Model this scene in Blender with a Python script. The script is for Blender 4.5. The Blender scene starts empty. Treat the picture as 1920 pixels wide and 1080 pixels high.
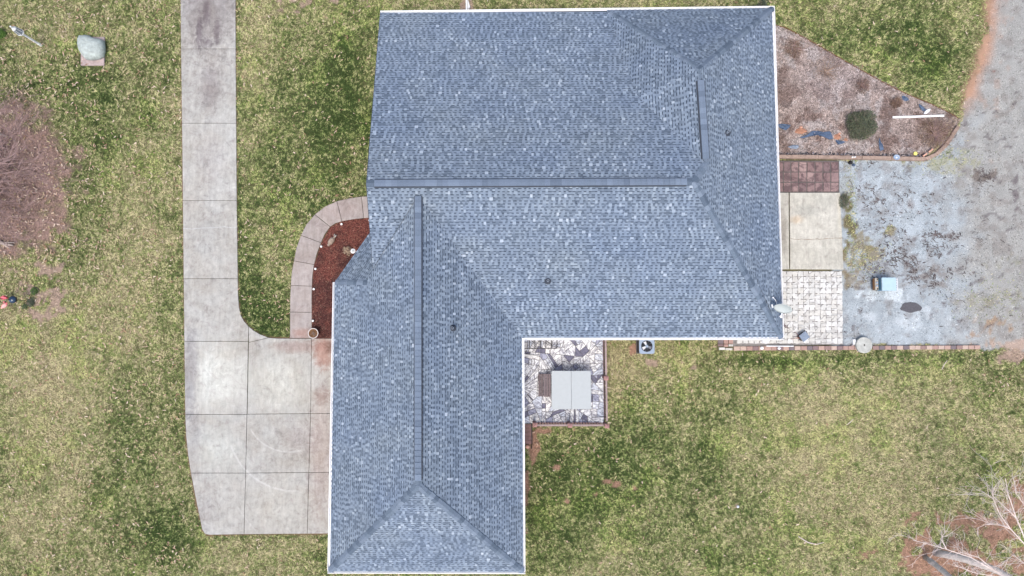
import bpy, bmesh, math, random
import numpy as np
from mathutils import Vector, Matrix

random.seed(7)
rng = np.random.default_rng(7)
scene = bpy.context.scene
COL = scene.collection

# ------------------------------------------------------------------ camera, sky, sun, exposure
CAM_H = 36.6
TILT = math.radians(4.0)
F = 1280.0                      # focal length in photograph pixels (1920 wide)
cam_data = bpy.data.cameras.new('camera')
cam_data.lens = 24.0
cam_data.sensor_width = 36.0
cam_data.clip_end = 600.0
cam = bpy.data.objects.new('camera', cam_data)
cam.location = (0, 0, CAM_H)
cam.rotation_euler = (TILT, 0, 0)
COL.objects.link(cam)
scene.camera = cam

SUN_EL, SUN_AZ = math.radians(66), math.radians(192)
world = bpy.data.worlds.new('World')
scene.world = world
world.use_nodes = True
wn = world.node_tree
bgn = wn.nodes['Background']
sky = wn.nodes.new('ShaderNodeTexSky')
sky.sky_type = 'NISHITA'
sky.sun_disc = False
sky.sun_elevation = SUN_EL
sky.sun_rotation = SUN_AZ
sky.air_density = 1.0
sky.dust_density = 4.0
sky.ozone_density = 1.0
wn.links.new(sky.outputs[0], bgn.inputs['Color'])
bgn.inputs['Strength'].default_value = 0.15
sun_d = bpy.data.lights.new('sun', 'SUN')
sun_d.energy = 1.4
sun_d.angle = math.radians(22)
sun_d.color = (1.0, 0.95, 0.88)
sun = bpy.data.objects.new('sun', sun_d)
sd = Vector((math.sin(SUN_AZ) * math.cos(SUN_EL), math.cos(SUN_AZ) * math.cos(SUN_EL), math.sin(SUN_EL)))
sun.rotation_euler = sd.to_track_quat('Z', 'Y').to_euler()
COL.objects.link(sun)
scene.view_settings.view_transform = 'Standard'
scene.view_settings.look = 'None'
scene.view_settings.exposure = 0.47
scene.view_settings.gamma = 1.0
scene.view_settings.use_curve_mapping = False

# ------------------------------------------------------------------ measuring helpers
CT, ST = math.cos(TILT), math.sin(TILT)
CAMP = Vector((0, 0, CAM_H))

def ray(px, py):
    x, y = (px - 960.0) / F, (540.0 - py) / F
    return Vector((x, y * CT + ST, y * ST - CT))

def at(px, py, z=0.0):
    d = ray(px, py)
    t = (z - CAM_H) / d.z
    return Vector((d.x * t, d.y * t, z))

def at2(px, py, z=0.0):
    p = at(px, py, z)
    return (p.x, p.y)

def on_plane(px, py, pl):
    n, d0 = pl
    d = ray(px, py)
    t = (d0 - n.dot(CAMP)) / n.dot(d)
    return CAMP + d * t

def plane(a, b, c):
    n = (b - a).cross(c - a).normalized()
    if n.z < 0: n = -n
    return (n, n.dot(a))

def to_px(X, Y, Z=0.0):
    """numpy: world -> photograph pixels (used only to lay colours of lawn and soil out)"""
    dz = Z - CAM_H
    yc = Y * CT + dz * ST
    zc = -Y * ST + dz * CT
    return 960 + F * X / (-zc), 540 - F * yc / (-zc)

# ------------------------------------------------------------------ object helpers
def tag(o, label=None, cat=None, group=None, kind=None):
    if label: o['label'] = label
    if cat: o['category'] = cat
    if group: o['group'] = group
    if kind: o['kind'] = kind
    return o

def empty(name, loc=(0, 0, 0), rz=0.0):
    o = bpy.data.objects.new(name, None)
    o.empty_display_size = 0.2
    o.location = loc
    o.rotation_euler = (0, 0, rz)
    COL.objects.link(o)
    return o

def link_mesh(name, me, parent=None, loc=None, rot=None):
    o = bpy.data.objects.new(name, me)
    COL.objects.link(o)
    if parent is not None: o.parent = parent
    if loc is not None: o.location = loc
    if rot is not None: o.rotation_euler = rot
    return o

class MB:
    """collects simple solids into one mesh"""
    def __init__(s): s.v, s.f, s.m = [], [], []
    def add(s, vs, fs, m=0):
        b = len(s.v)
        s.v += [tuple(v) for v in vs]
        s.f += [tuple(i + b for i in f) for f in fs]
        s.m += [m] * len(fs)
        return s
    def box(s, c, d, rz=0.0, m=0, M=None, taper=1.0):
        x, y, z = d[0] / 2, d[1] / 2, d[2] / 2
        vs = []
        for sz in (-1, 1):
            k = taper if sz > 0 else 1.0
            for sx, sy in ((-1, -1), (1, -1), (1, 1), (-1, 1)):
                p = Vector((sx * x * k, sy * y * k, sz * z))
                p = Matrix.Rotation(rz, 3, 'Z') @ p if M is None else M @ p
                vs.append(p + Vector(c))
        return s.add(vs, [(3, 2, 1, 0), (4, 5, 6, 7), (0, 1, 5, 4), (1, 2, 6, 5), (2, 3, 7, 6), (3, 0, 4, 7)], m)
    def prism(s, poly, z0, z1, m=0, bevel=0.0):
        n = len(poly)
        a = sum(poly[i][0] * poly[(i + 1) % n][1] - poly[(i + 1) % n][0] * poly[i][1] for i in range(n))
        if a < 0: poly = poly[::-1]
        cx = sum(p[0] for p in poly) / n; cy = sum(p[1] for p in poly) / n
        vs = [(p[0], p[1], z0) for p in poly]
        if bevel:
            vs += [(p[0], p[1], z1 - bevel) for p in poly]
            for p in inset_poly(poly, bevel): vs.append((p[0], p[1], z1))
            fs = [tuple(range(2 * n, 3 * n))] + [(i, (i + 1) % n, n + (i + 1) % n, n + i) for i in range(n)]
            fs += [(n + i, n + (i + 1) % n, 2 * n + (i + 1) % n, 2 * n + i) for i in range(n)]
        else:
            vs += [(p[0], p[1], z1) for p in poly]
            fs = [tuple(range(n, 2 * n))] + [(i, (i + 1) % n, n + (i + 1) % n, n + i) for i in range(n)]
        fs.append(tuple(range(n - 1, -1, -1)))
        return s.add(vs, fs, m)
    def lathe(s, prof, c=(0, 0, 0), n=20, m=0, sx=1.0, sy=1.0):
        vs, fs = [], []
        for r, z in prof:
            for k in range(n):
                a = 2 * math.pi * k / n
                vs.append((c[0] + r * sx * math.cos(a), c[1] + r * sy * math.sin(a), c[2] + z))
        for i in range(len(prof) - 1):
            for k in range(n):
                k2 = (k + 1) % n
                fs.append((i * n + k, i * n + k2, (i + 1) * n + k2, (i + 1) * n + k))
        fs.append(tuple(range(n - 1, -1, -1)))
        L = (len(prof) - 1) * n
        fs.append(tuple(range(L, L + n)))
        return s.add(vs, fs, m)
    def tube(s, pts, rad, n=6, m=0):
        pts = [Vector(p) for p in pts]
        if not hasattr(rad, '__len__'): rad = [rad] * len(pts)
        vs, fs = [], []
        for i, p in enumerate(pts):
            d = (pts[min(i + 1, len(pts) - 1)] - pts[max(i - 1, 0)])
            d = d.normalized() if d.length > 1e-9 else Vector((0, 0, 1))
            u = d.cross(Vector((0, 0, 1)))
            if u.length < 0.05: u = d.cross(Vector((0, 1, 0)))
            u.normalize(); w = d.cross(u)
            for k in range(n):
                a = 2 * math.pi * k / n
                vs.append(p + (u * math.cos(a) + w * math.sin(a)) * rad[i])
        for i in range(len(pts) - 1):
            for k in range(n):
                k2 = (k + 1) % n
                fs.append((i * n + k, i * n + k2, (i + 1) * n + k2, (i + 1) * n + k))
        fs.append(tuple(range(n - 1, -1, -1)))
        L = (len(pts) - 1) * n
        fs.append(tuple(range(L, L + n)))
        return s.add(vs, fs, m)
    def build(s, name, mats, parent=None, smooth=False, loc=None):
        me = bpy.data.meshes.new(name)
        me.from_pydata([tuple(v) for v in s.v], [], s.f)
        if not isinstance(mats, (list, tuple)): mats = [mats]
        for mt in mats: me.materials.append(mt)
        me.polygons.foreach_set('material_index', s.m)
        if smooth: me.polygons.foreach_set('use_smooth', [True] * len(s.f))
        me.update()
        return link_mesh(name, me, parent, loc)

def inset_poly(poly, d):
    n = len(poly)
    out = []
    for i in range(n):
        p0, p1, p2 = [Vector((poly[(i + k) % n][0], poly[(i + k) % n][1])) for k in (-1, 0, 1)]
        e1 = (p1 - p0); e2 = (p2 - p1)
        if e1.length < 1e-6 or e2.length < 1e-6:
            out.append((p1.x, p1.y)); continue
        e1.normalize(); e2.normalize()
        n1 = Vector((-e1.y, e1.x)); n2 = Vector((-e2.y, e2.x))
        b = n1 + n2
        if b.length < 1e-3: b = n1
        b.normalize()
        k = d / max(0.35, b.dot(n1))
        q = p1 + b * k
        out.append((q.x, q.y))
    return out

def np_mesh(name, V, Fc, k, mat, cols=None, parent=None, smooth=False):
    """V (n,3), Fc (m,k) -> mesh, optional per-point colours"""
    me = bpy.data.meshes.new(name)
    me.vertices.add(len(V)); me.vertices.foreach_set('co', V.astype(np.float32).ravel())
    m = len(Fc)
    me.loops.add(m * k); me.polygons.add(m)
    me.loops.foreach_set('vertex_index', Fc.astype(np.int32).ravel())
    me.polygons.foreach_set('loop_start', np.arange(0, m * k, k, dtype=np.int32))
    me.polygons.foreach_set('loop_total', np.full(m, k, dtype=np.int32))
    if smooth: me.polygons.foreach_set('use_smooth', np.ones(m, dtype=bool))
    me.update(calc_edges=True)
    if cols is not None:
        ca = me.color_attributes.new('tint', 'FLOAT_COLOR', 'POINT')
        c4 = np.ones((len(V), 4), dtype=np.float32); c4[:, :3] = cols
        ca.data.foreach_set('color', c4.ravel())
    me.materials.append(mat)
    return link_mesh(name, me, parent)

# ------------------------------------------------------------------ numpy noise
def _hash(ix, iy, seed):
    h = (ix.astype(np.int64) * 374761393 + iy.astype(np.int64) * 668265263 + seed * 1442695041) & 0xFFFFFFFF
    h = ((h ^ (h >> 13)) * 1274126177) & 0xFFFFFFFF
    h = h ^ (h >> 16)
    return (h & 0xFFFFFF) / float(0xFFFFFF)

def vnoise(x, y, sc, seed=0):
    x = x / sc; y = y / sc
    ix, iy = np.floor(x), np.floor(y)
    fx, fy = x - ix, y - iy
    fx = fx * fx * (3 - 2 * fx); fy = fy * fy * (3 - 2 * fy)
    a = _hash(ix, iy, seed); b = _hash(ix + 1, iy, seed)
    c = _hash(ix, iy + 1, seed); d = _hash(ix + 1, iy + 1, seed)
    return (a * (1 - fx) + b * fx) * (1 - fy) + (c * (1 - fx) + d * fx) * fy

def fbm(x, y, sc, oct=4, seed=0):
    s = 0; amp = 1; tot = 0
    for o in range(oct):
        a = 0.6 * o
        xr = x * math.cos(a) - y * math.sin(a); yr = x * math.sin(a) + y * math.cos(a)
        s = s + amp * vnoise(xr, yr, sc, seed + 17 * o); tot += amp
        amp *= 0.55; sc *= 0.5
    return s / tot

def sdf_poly(px, py, poly):
    """signed distance in pixels, negative inside"""
    inside = np.zeros(px.shape, bool); dist = np.full(px.shape, 1e9)
    n = len(poly)
    for i in range(n):
        x0, y0 = poly[i]; x1, y1 = poly[(i + 1) % n]
        if y0 != y1:
            c = ((y0 > py) != (y1 > py)) & (px < (x1 - x0) * (py - y0) / (y1 - y0) + x0)
            inside ^= c
        dx, dy = x1 - x0, y1 - y0
        t = np.clip(((px - x0) * dx + (py - y0) * dy) / (dx * dx + dy * dy), 0, 1)
        dist = np.minimum(dist, np.hypot(px - x0 - t * dx, py - y0 - t * dy))
    return np.where(inside, -dist, dist)

def dist_line(px, py, pts):
    dist = np.full(px.shape, 1e9)
    for i in range(len(pts) - 1):
        x0, y0 = pts[i]; x1, y1 = pts[i + 1]
        dx, dy = x1 - x0, y1 - y0
        t = np.clip(((px - x0) * dx + (py - y0) * dy) / (dx * dx + dy * dy), 0, 1)
        dist = np.minimum(dist, np.hypot(px - x0 - t * dx, py - y0 - t * dy))
    return dist

def sstep(a, b, x):
    t = np.clip((x - a) / (b - a), 0, 1)
    return t * t * (3 - 2 * t)

# ------------------------------------------------------------------ materials
def new_mat(name, rough=0.85, spec=0.3, metal=0.0):
    m = bpy.data.materials.new(name)
    m.use_nodes = True
    b = m.node_tree.nodes['Principled BSDF']
    b.inputs['Roughness'].default_value = rough
    b.inputs['Metallic'].default_value = metal
    b.inputs['Specular IOR Level'].default_value = spec
    return m, m.node_tree, b

def nd(nt, t, **kw):
    n = nt.nodes.new(t)
    for k, v in kw.items(): setattr(n, k, v)
    return n

def rgbmix(nt, fac, a, b, mode='MIX'):
    n = nd(nt, 'ShaderNodeMix', data_type='RGBA', blend_type=mode)
    for sock, val in ((n.inputs[0], fac), (n.inputs[6], a), (n.inputs[7], b)):
        if isinstance(val, (int, float)): sock.default_value = val
        elif isinstance(val, (tuple, list)): sock.default_value = (*val[:3], 1)
        else: nt.links.new(val, sock)
    return n.outputs[2]

def mth(nt, op, a, b=0.0, c=None):
    n = nd(nt, 'ShaderNodeMath', operation=op)
    for i, val in enumerate((a, b, c)):
        if val is None: continue
        if isinstance(val, (int, float)): n.inputs[i].default_value = val
        else: nt.links.new(val, n.inputs[i])
    return n.outputs[0]

def noise(nt, vec, scale, detail=4, rough=0.6, dist=0.0):
    n = nd(nt, 'ShaderNodeTexNoise')
    n.inputs['Scale'].default_value = scale
    n.inputs['Detail'].default_value = detail
    n.inputs['Roughness'].default_value = rough
    n.inputs['Distortion'].default_value = dist
    nt.links.new(vec, n.inputs['Vector'])
    return n.outputs[0]

def ramp(nt, fac, stops):
    r = nd(nt, 'ShaderNodeValToRGB')
    while len(r.color_ramp.elements) < len(stops): r.color_ramp.elements.new(0.5)
    for e, (p, c) in zip(r.color_ramp.elements, stops):
        e.position = p; e.color = (*c, 1) if len(c) == 3 else c
    nt.links.new(fac, r.inputs[0])
    return r.outputs[0]

def bump(nt, b, h, strength, dist=0.01):
    n = nd(nt, 'ShaderNodeBump')
    n.inputs['Strength'].default_value = strength
    n.inputs['Distance'].default_value = dist
    nt.links.new(h, n.inputs['Height'])
    nt.links.new(n.outputs[0], b.inputs['Normal'])

def world_pos(nt):
    return nd(nt, 'ShaderNodeNewGeometry').outputs['Position']

def obj_pos(nt):
    return nd(nt, 'ShaderNodeTexCoord').outputs['Object']

def simple(name, c, rough=0.8, var=0.25, scale=8.0, spec=0.3, metal=0.0, bmp=0.15, objrand=0.0, dist=0.01):
    m, nt, b = new_mat(name, rough, spec, metal)
    vec = world_pos(nt)
    n1 = noise(nt, vec, scale, 5, 0.65)
    lo = tuple(x * (1 - var) for x in c); hi = tuple(min(1, x * (1 + var)) for x in c)
    colr = ramp(nt, n1, [(0.3, lo), (0.7, hi)])
    if objrand:
        oi = nd(nt, 'ShaderNodeObjectInfo')
        k = mth(nt, 'MULTIPLY_ADD', oi.outputs['Random'], 2 * objrand, 1 - objrand)
        comb = nd(nt, 'ShaderNodeCombineColor')
        for i in range(3): nt.links.new(k, comb.inputs[i])
        colr = rgbmix(nt, 1.0, colr, comb.outputs[0], 'MULTIPLY')
    nt.links.new(colr, b.inputs['Base Color'])
    if bmp: bump(nt, b, noise(nt, vec, scale * 8, 3), bmp, dist)
    return m

def tinted(name, rough=0.9, scale=60.0, amt=0.25, spec=0.2, bmp=0.2, bdist=0.02, coarse=None):
    m, nt, b = new_mat(name, rough, spec)
    a = nd(nt, 'ShaderNodeAttribute', attribute_name='tint')
    vec = world_pos(nt)
    n1 = noise(nt, vec, scale, 4, 0.7)
    g = ramp(nt, n1, [(0.25, (1 - amt,) * 3), (0.75, (1 + amt,) * 3)])
    c = rgbmix(nt, 1.0, a.outputs['Color'], g, 'MULTIPLY')
    nt.links.new(c, b.inputs['Base Color'])
    if bmp: bump(nt, b, n1, bmp, bdist)
    return m

M = {}
M['tint_ground'] = tinted('soil_and_gravel', 0.95, 26.0, 0.35, 0.1, 0.6, 0.03)
M['tint_blade'] = tinted('grass_blade', 0.8, 40.0, 0.1, 0.15, 0)
M['tint_chip'] = tinted('dry_chip', 0.85, 50.0, 0.15, 0.15, 0)
M['white'] = simple('white_paint', (0.86, 0.87, 0.88), 0.45, 0.03, 3, bmp=0)
M['white_plastic'] = simple('white_plastic', (0.8, 0.82, 0.84), 0.4, 0.06, 9, bmp=0)
M['black'] = simple('black_metal', (0.015, 0.015, 0.018), 0.4, 0.3, 8, spec=0.5)
M['dark'] = simple('dark_cavity', (0.012, 0.013, 0.018), 0.7, 0.3, 8)
M['brick_wall'] = simple('wall_siding', (0.42, 0.33, 0.27), 0.9, 0.15, 4)
M['deck_paint'] = simple('reddish_deck_paint', (0.24, 0.145, 0.135), 0.7, 0.22, 5)
M['deck_rail'] = simple('faded_rail_paint', (0.33, 0.25, 0.245), 0.7, 0.2, 5)
M['post_cap'] = simple('pink_post_cap', (0.36, 0.205, 0.19), 0.7, 0.2, 6)
M['baluster'] = simple('dark_baluster', (0.07, 0.055, 0.075), 0.7, 0.3, 6)
M['cover'] = simple('spa_cover_vinyl', (0.43, 0.465, 0.475), 0.55, 0.035, 6, bmp=0.05)
M['tub'] = simple('spa_side_panel', (0.16, 0.14, 0.14), 0.6, 0.2, 6)
M['old_wood'] = simple('weathered_wood', (0.19, 0.155, 0.165), 0.85, 0.3, 12, objrand=0.2)
M['timber'] = simple('landscape_timber', (0.33, 0.245, 0.20), 0.9, 0.32, 5, objrand=0.12)
M['ac'] = simple('blue_grey_enamel', (0.30, 0.38, 0.50), 0.45, 0.08, 8, bmp=0)
M['ac_blade'] = simple('fan_blade_metal', (0.72, 0.75, 0.8), 0.4, 0.06, 8, bmp=0)
M['ac_blade_dark'] = simple('fan_blade_shade', (0.12, 0.13, 0.17), 0.4, 0.06, 8, bmp=0)
M['dish'] = simple('grey_dish_enamel', (0.48, 0.53, 0.53), 0.4, 0.05, 6, bmp=0)
M['cart'] = simple('pale_blue_lid', (0.42, 0.57, 0.65), 0.4, 0.05, 6, bmp=0.02)
M['cart_trim'] = simple('blue_cart_trim', (0.09, 0.22, 0.33), 0.5, 0.2, 6)
M['cart_base'] = simple('beige_cart_base', (0.45, 0.42, 0.36), 0.7, 0.2, 10)
M['rust'] = simple('rusty_edge', (0.16, 0.085, 0.04), 0.8, 0.3, 10)
M['pink'] = simple('pink_plastic', (0.85, 0.19, 0.24), 0.45, 0.15, 20, bmp=0)
M['pale_pink'] = simple('faded_pink_plastic', (0.85, 0.42, 0.40), 0.5, 0.15, 20, bmp=0)
M['red'] = simple('dark_red_plastic', (0.35, 0.02, 0.03), 0.45, 0.2, 20, bmp=0)
M['navy'] = simple('navy_dome', (0.02, 0.045, 0.09), 0.2, 0.3, 20, spec=0.6, bmp=0)
M['glass_blue'] = simple('blue_glass', (0.25, 0.42, 0.62), 0.15, 0.3, 25, spec=0.6, bmp=0)
M['bark'] = simple('grey_bark', (0.58, 0.53, 0.50), 0.95, 0.25, 9, bmp=0.25, dist=0.01)
M['pale_bark'] = simple('pale_twig_bark', (0.74, 0.64, 0.60), 0.9, 0.2, 6)
M['twig'] = simple('purple_grey_twig', (0.32, 0.225, 0.215), 0.9, 0.45, 3)
M['rock_cover'] = simple('pale_blue_rock', (0.42, 0.475, 0.455), 0.7, 0.26, 7, bmp=0.5, dist=0.03)
M['pad'] = simple('pinkish_concrete_pad', (0.42, 0.34, 0.33), 0.9, 0.25, 4)
M['stone_tan'] = simple('tan_stone', (0.34, 0.27, 0.22), 0.9, 0.35, 9, bmp=0.5, dist=0.02)
M['tarp'] = simple('blue_grey_tarp', (0.085, 0.125, 0.20), 0.55, 0.35, 9, bmp=0.3)
M['tarp_pale'] = simple('faded_tarp', (0.24, 0.29, 0.37), 0.55, 0.25, 9, bmp=0.3)
M['clay'] = simple('orange_clay', (0.42, 0.22, 0.145), 0.95, 0.3, 14, bmp=0.6, dist=0.03)
M['yellow'] = simple('yellow_plastic', (0.85, 0.78, 0.22), 0.5, 0.1, 9, bmp=0)
M['orange_brick'] = simple('orange_brick', (0.62, 0.36, 0.27), 0.85, 0.18, 12, objrand=0.1)
M['flash'] = simple('lead_pipe_boot', (0.05, 0.06, 0.08), 0.6, 0.2, 20)
M['cable'] = simple('brown_cable', (0.22, 0.16, 0.15), 0.7, 0.2, 20, bmp=0)
M['leaf_green'] = simple('evergreen_leaf', (0.085, 0.102, 0.068), 0.8, 0.45, 3)
M['leaf_bright'] = simple('bright_green_leaf', (0.10, 0.19, 0.04), 0.8, 0.35, 3)
M['lid'] = simple('concrete_lid', (0.46, 0.47, 0.44), 0.9, 0.22, 5, bmp=0.3)
M['bedding'] = simple('dark_joint_sand', (0.13, 0.115, 0.11), 0.95, 0.3, 6)
M['bedding_pale'] = simple('pale_joint_sand', (0.23, 0.22, 0.21), 0.95, 0.3, 6)

def concrete(name, base, blobs=(), arcs=(), dark=0.74, joint_tint=None, warm=(0.97, 0.93, 0.89)):
    m, nt, b = new_mat(name, 0.9, 0.15)
    p = world_pos(nt)
    n1 = noise(nt, p, 0.55, 6, 0.62, 0.6)
    n2 = noise(nt, p, 3.2, 6, 0.72, 0.8)
    n3 = noise(nt, p, 45, 3, 0.7)
    # brushed streaks
    mp = nd(nt, 'ShaderNodeMapping'); mp.inputs['Scale'].default_value = (5.0, 0.9, 1)
    nt.links.new(p, mp.inputs[0])
    n4 = noise(nt, mp.outputs[0], 1.0, 5, 0.7)
    c = rgbmix(nt, ramp(nt, n1, [(0.35, (0, 0, 0)), (0.65, (1, 1, 1))]), tuple(x * y * 0.9 for x, y in zip(base, warm)), base)
    c = rgbmix(nt, 1.0, c, ramp(nt, n2, [(0.30, (dark,) * 3), (0.52, (0.97,) * 3), (0.75, (1.12,) * 3)]), 'MULTIPLY')
    c = rgbmix(nt, 1.0, c, ramp(nt, n4, [(0.32, (0.84,) * 3), (0.68, (1.09,) * 3)]), 'MULTIPLY')
    n5 = noise(nt, p, 1.4, 5, 0.7, 2.5)
    c = rgbmix(nt, 1.0, c, ramp(nt, n5, [(0.34, (0.83, 0.80, 0.81)), (0.46, (0.98,) * 3), (0.60, (1.0,) * 3), (0.66, (1.13, 1.14, 1.14)), (0.72, (1.0,) * 3)]), 'MULTIPLY')
    c = rgbmix(nt, 1.0, c, ramp(nt, n3, [(0.25, (0.86,) * 3), (0.75, (1.1,) * 3)]), 'MULTIPLY')
    sx = nd(nt, 'ShaderNodeSeparateXYZ'); nt.links.new(p, sx.inputs[0])
    wob = mth(nt, 'MULTIPLY_ADD', n2, 1.3, -0.65)
    for (px, py, rx, ry, colr, amt) in blobs:
        q = at(px, py); q2 = at(px + rx, py); q3 = at(px, py + ry)
        wx = abs(q2.x - q.x); wy = abs(q3.y - q.y)
        dx = mth(nt, 'MULTIPLY_ADD', sx.outputs[0], 1 / wx, -q.x / wx)
        dy = mth(nt, 'MULTIPLY_ADD', sx.outputs[1], 1 / wy, -q.y / wy)
        d = mth(nt, 'SQRT', mth(nt, 'ADD', mth(nt, 'MULTIPLY', dx, dx), mth(nt, 'MULTIPLY', dy, dy)))
        d = mth(nt, 'ADD', d, wob)
        k = nd(nt, 'ShaderNodeMapRange', interpolation_type='SMOOTHSTEP')
        nt.links.new(d, k.inputs[0])
        k.inputs[1].default_value = 0.25; k.inputs[2].default_value = 1.15
        k.inputs[3].default_value = amt; k.inputs[4].default_value = 0.0
        c = rgbmix(nt, k.outputs[0], c, rgbmix(nt, 1.0, c, colr, 'MULTIPLY'))
    for (px, py, r, w, x0, x1, y0, y1, amt) in arcs:     # faint scrub rings left on the slab
        q = at(px, py); R = (at(px + r, py) - q).length; W = (at(px + w, py) - q).length
        dx = mth(nt, 'SUBTRACT', sx.outputs[0], q.x); dy = mth(nt, 'SUBTRACT', sx.outputs[1], q.y)
        d = mth(nt, 'SQRT', mth(nt, 'ADD', mth(nt, 'MULTIPLY', dx, dx), mth(nt, 'MULTIPLY', dy, dy)))
        d = mth(nt, 'ABSOLUTE', mth(nt, 'SUBTRACT', mth(nt, 'ADD', d, mth(nt, 'MULTIPLY', wob, 0.06)), R))
        k = mth(nt, 'LESS_THAN', d, W)
        lo, hi = at(x0, y1), at(x1, y0)
        for val, op in ((lo.x, 'GREATER_THAN'), (hi.x, 'LESS_THAN')):
            k = mth(nt, 'MULTIPLY', k, mth(nt, op, sx.outputs[0], val))
        for val, op in ((lo.y, 'GREATER_THAN'), (hi.y, 'LESS_THAN')):
            k = mth(nt, 'MULTIPLY', k, mth(nt, op, sx.outputs[1], val))
        k = mth(nt, 'MULTIPLY', k, mth(nt, 'MULTIPLY_ADD', n2, amt, -0.15))
        c = rgbmix(nt, k, c, (0.66, 0.66, 0.645))
    oi = nd(nt, 'ShaderNodeObjectInfo')
    kk = mth(nt, 'MULTIPLY_ADD', oi.outputs['Random'], 0.10, 0.95)
    cc = nd(nt, 'ShaderNodeCombineColor')
    for i in range(3): nt.links.new(kk, cc.inputs[i])
    c = rgbmix(nt, 1.0, c, cc.outputs[0], 'MULTIPLY')
    nt.links.new(c, b.inputs['Base Color'])
    bump(nt, b, n3, 0.25, 0.006)
    return m

DARKP = (0.60, 0.55, 0.60)
REDST = (1.0, 0.66, 0.58)
M['driveway'] = concrete('brushed_driveway_concrete', (0.485, 0.485, 0.46), blobs=[
    (374, 60, 7, 45, DARKP, 0.9), (388, 20, 10, 34, DARKP, 0.9), (408, 60, 9, 30, DARKP, 0.8), (388, 80, 14, 12, DARKP, 0.7), (395, 170, 22, 60, (0.75, 0.72, 0.74), 0.9),
    (390, 10, 80, 120, (0.66, 0.63, 0.65), 1.0), (395, 150, 45, 60, (0.88, 0.86, 0.87), 0.8), (395, 300, 35, 70, (0.93, 0.91, 0.93), 0.7),
    (395, 440, 40, 60, (0.9, 0.92, 0.95), 0.5),
    (358, 700, 18, 110, (0.72, 0.71, 0.75), 1.0), (365, 820, 18, 70, (0.84, 0.83, 0.86), 0.8), (385, 960, 22, 50, (0.8, 0.78, 0.8), 0.7),
    (408, 705, 66, 85, (1.27, 1.3, 1.28), 1.0), (522, 720, 75, 66, (1.22, 1.24, 1.21), 1.0), (400, 830, 60, 50, (1.12, 1.15, 1.15), 0.9),
    (520, 950, 70, 60, (1.07, 1.07, 1.05), 0.8), (420, 860, 60, 50, (1.08, 1.10, 1.10), 0.8),
    (560, 650, 60, 16, (0.86, 0.72, 0.70), 0.9), (608, 660, 26, 40, (0.95, 0.66, 0.60), 1.0), (620, 655, 14, 16, (0.55, 0.5, 0.48), 0.9),
    (603, 850, 30, 170, (0.93, 0.82, 0.81), 0.8), (565, 820, 40, 40, (0.86, 0.8, 0.82), 0.6), (605, 740, 20, 20, (0.8, 0.68, 0.66), 0.7)],
    arcs=[(555, 790, 128, 1.6, 425, 562, 835, 930, 0.85), (545, 760, 86, 1.3, 470, 566, 800, 850, 0.8),
          (700, 700, 320, 1.0, 400, 470, 800, 860, 0.5), (700, 780, 300, 1.2, 440, 500, 930, 995, 0.6)])
M['walkway'] = concrete('walkway_concrete', (0.44, 0.40, 0.385), blobs=[
    (565, 625, 24, 12, (0.97, 0.76, 0.7), 0.9), (640, 395, 60, 25, (0.93, 0.88, 0.88), 0.7)], dark=0.86)
M['slab'] = concrete('cream_slab_concrete', (0.60, 0.585, 0.52), blobs=[
    (1515, 395, 34, 14, (0.78, 0.79, 0.80), 0.9), (1545, 378, 20, 18, (0.85, 0.86, 0.86), 0.7), (1492, 412, 16, 10, (1.0, 0.85, 0.72), 0.8),
    (1468, 430, 9, 50, (0.72, 0.69, 0.68), 0.9), (1575, 400, 8, 60, (1.1, 1.06, 0.98), 0.6)], dark=0.80, warm=(0.9, 0.9, 0.88))

def piece_mat(name, stops, rough=0.85, streak=0.0, grime=None, bmp=0.3, nscale=10):
    """alike pieces: each object takes its own tone from a list of real piece colours"""
    m, nt, b = new_mat(name, rough, 0.2)
    oi = nd(nt, 'ShaderNodeObjectInfo')
    r = nd(nt, 'ShaderNodeValToRGB'); r.color_ramp.interpolation = 'CONSTANT'
    while len(r.color_ramp.elements) < len(stops): r.color_ramp.elements.new(0.5)
    for i, (e, c) in enumerate(zip(r.color_ramp.elements, stops)):
        e.position = i / len(stops); e.color = (*c, 1)
    nt.links.new(oi.outputs['Random'], r.inputs[0])
    c = r.outputs[0]
    p = world_pos(nt)
    if streak:
        mp = nd(nt, 'ShaderNodeVectorRotate', rotation_type='Z_AXIS')
        nt.links.new(p, mp.inputs['Vector'])
        nt.links.new(mth(nt, 'MULTIPLY', oi.outputs['Random'], 91.0), mp.inputs['Angle'])
        ms = nd(nt, 'ShaderNodeMapping'); ms.inputs['Scale'].default_value = (1.5, 8.0, 1)
        nt.links.new(mp.outputs[0], ms.inputs[0])
        s = noise(nt, ms.outputs[0], 2.2, 5, 0.75, 0.6)
        k = ramp(nt, s, [(0.50, (0, 0, 0)), (0.53, (1, 1, 1)), (0.60, (1, 1, 1)), (0.63, (0, 0, 0))])
        c = rgbmix(nt, mth(nt, 'MULTIPLY', k, streak), c, (0.09, 0.09, 0.15))
    n1 = noise(nt, p, nscale, 5, 0.7)
    c = rgbmix(nt, 1.0, c, ramp(nt, n1, [(0.25, (0.78,) * 3), (0.7, (1.12,) * 3)]), 'MULTIPLY')
    if grime:
        g = noise(nt, p, 1.3, 5, 0.75, 1.0)
        c = rgbmix(nt, ramp(nt, g, [(grime[1], (0, 0, 0)), (grime[1] + 0.1, (grime[2],) * 3)]), c, grime[0])
    nt.links.new(c, b.inputs['Base Color'])
    bump(nt, b, n1, bmp, 0.01)
    return m

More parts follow.
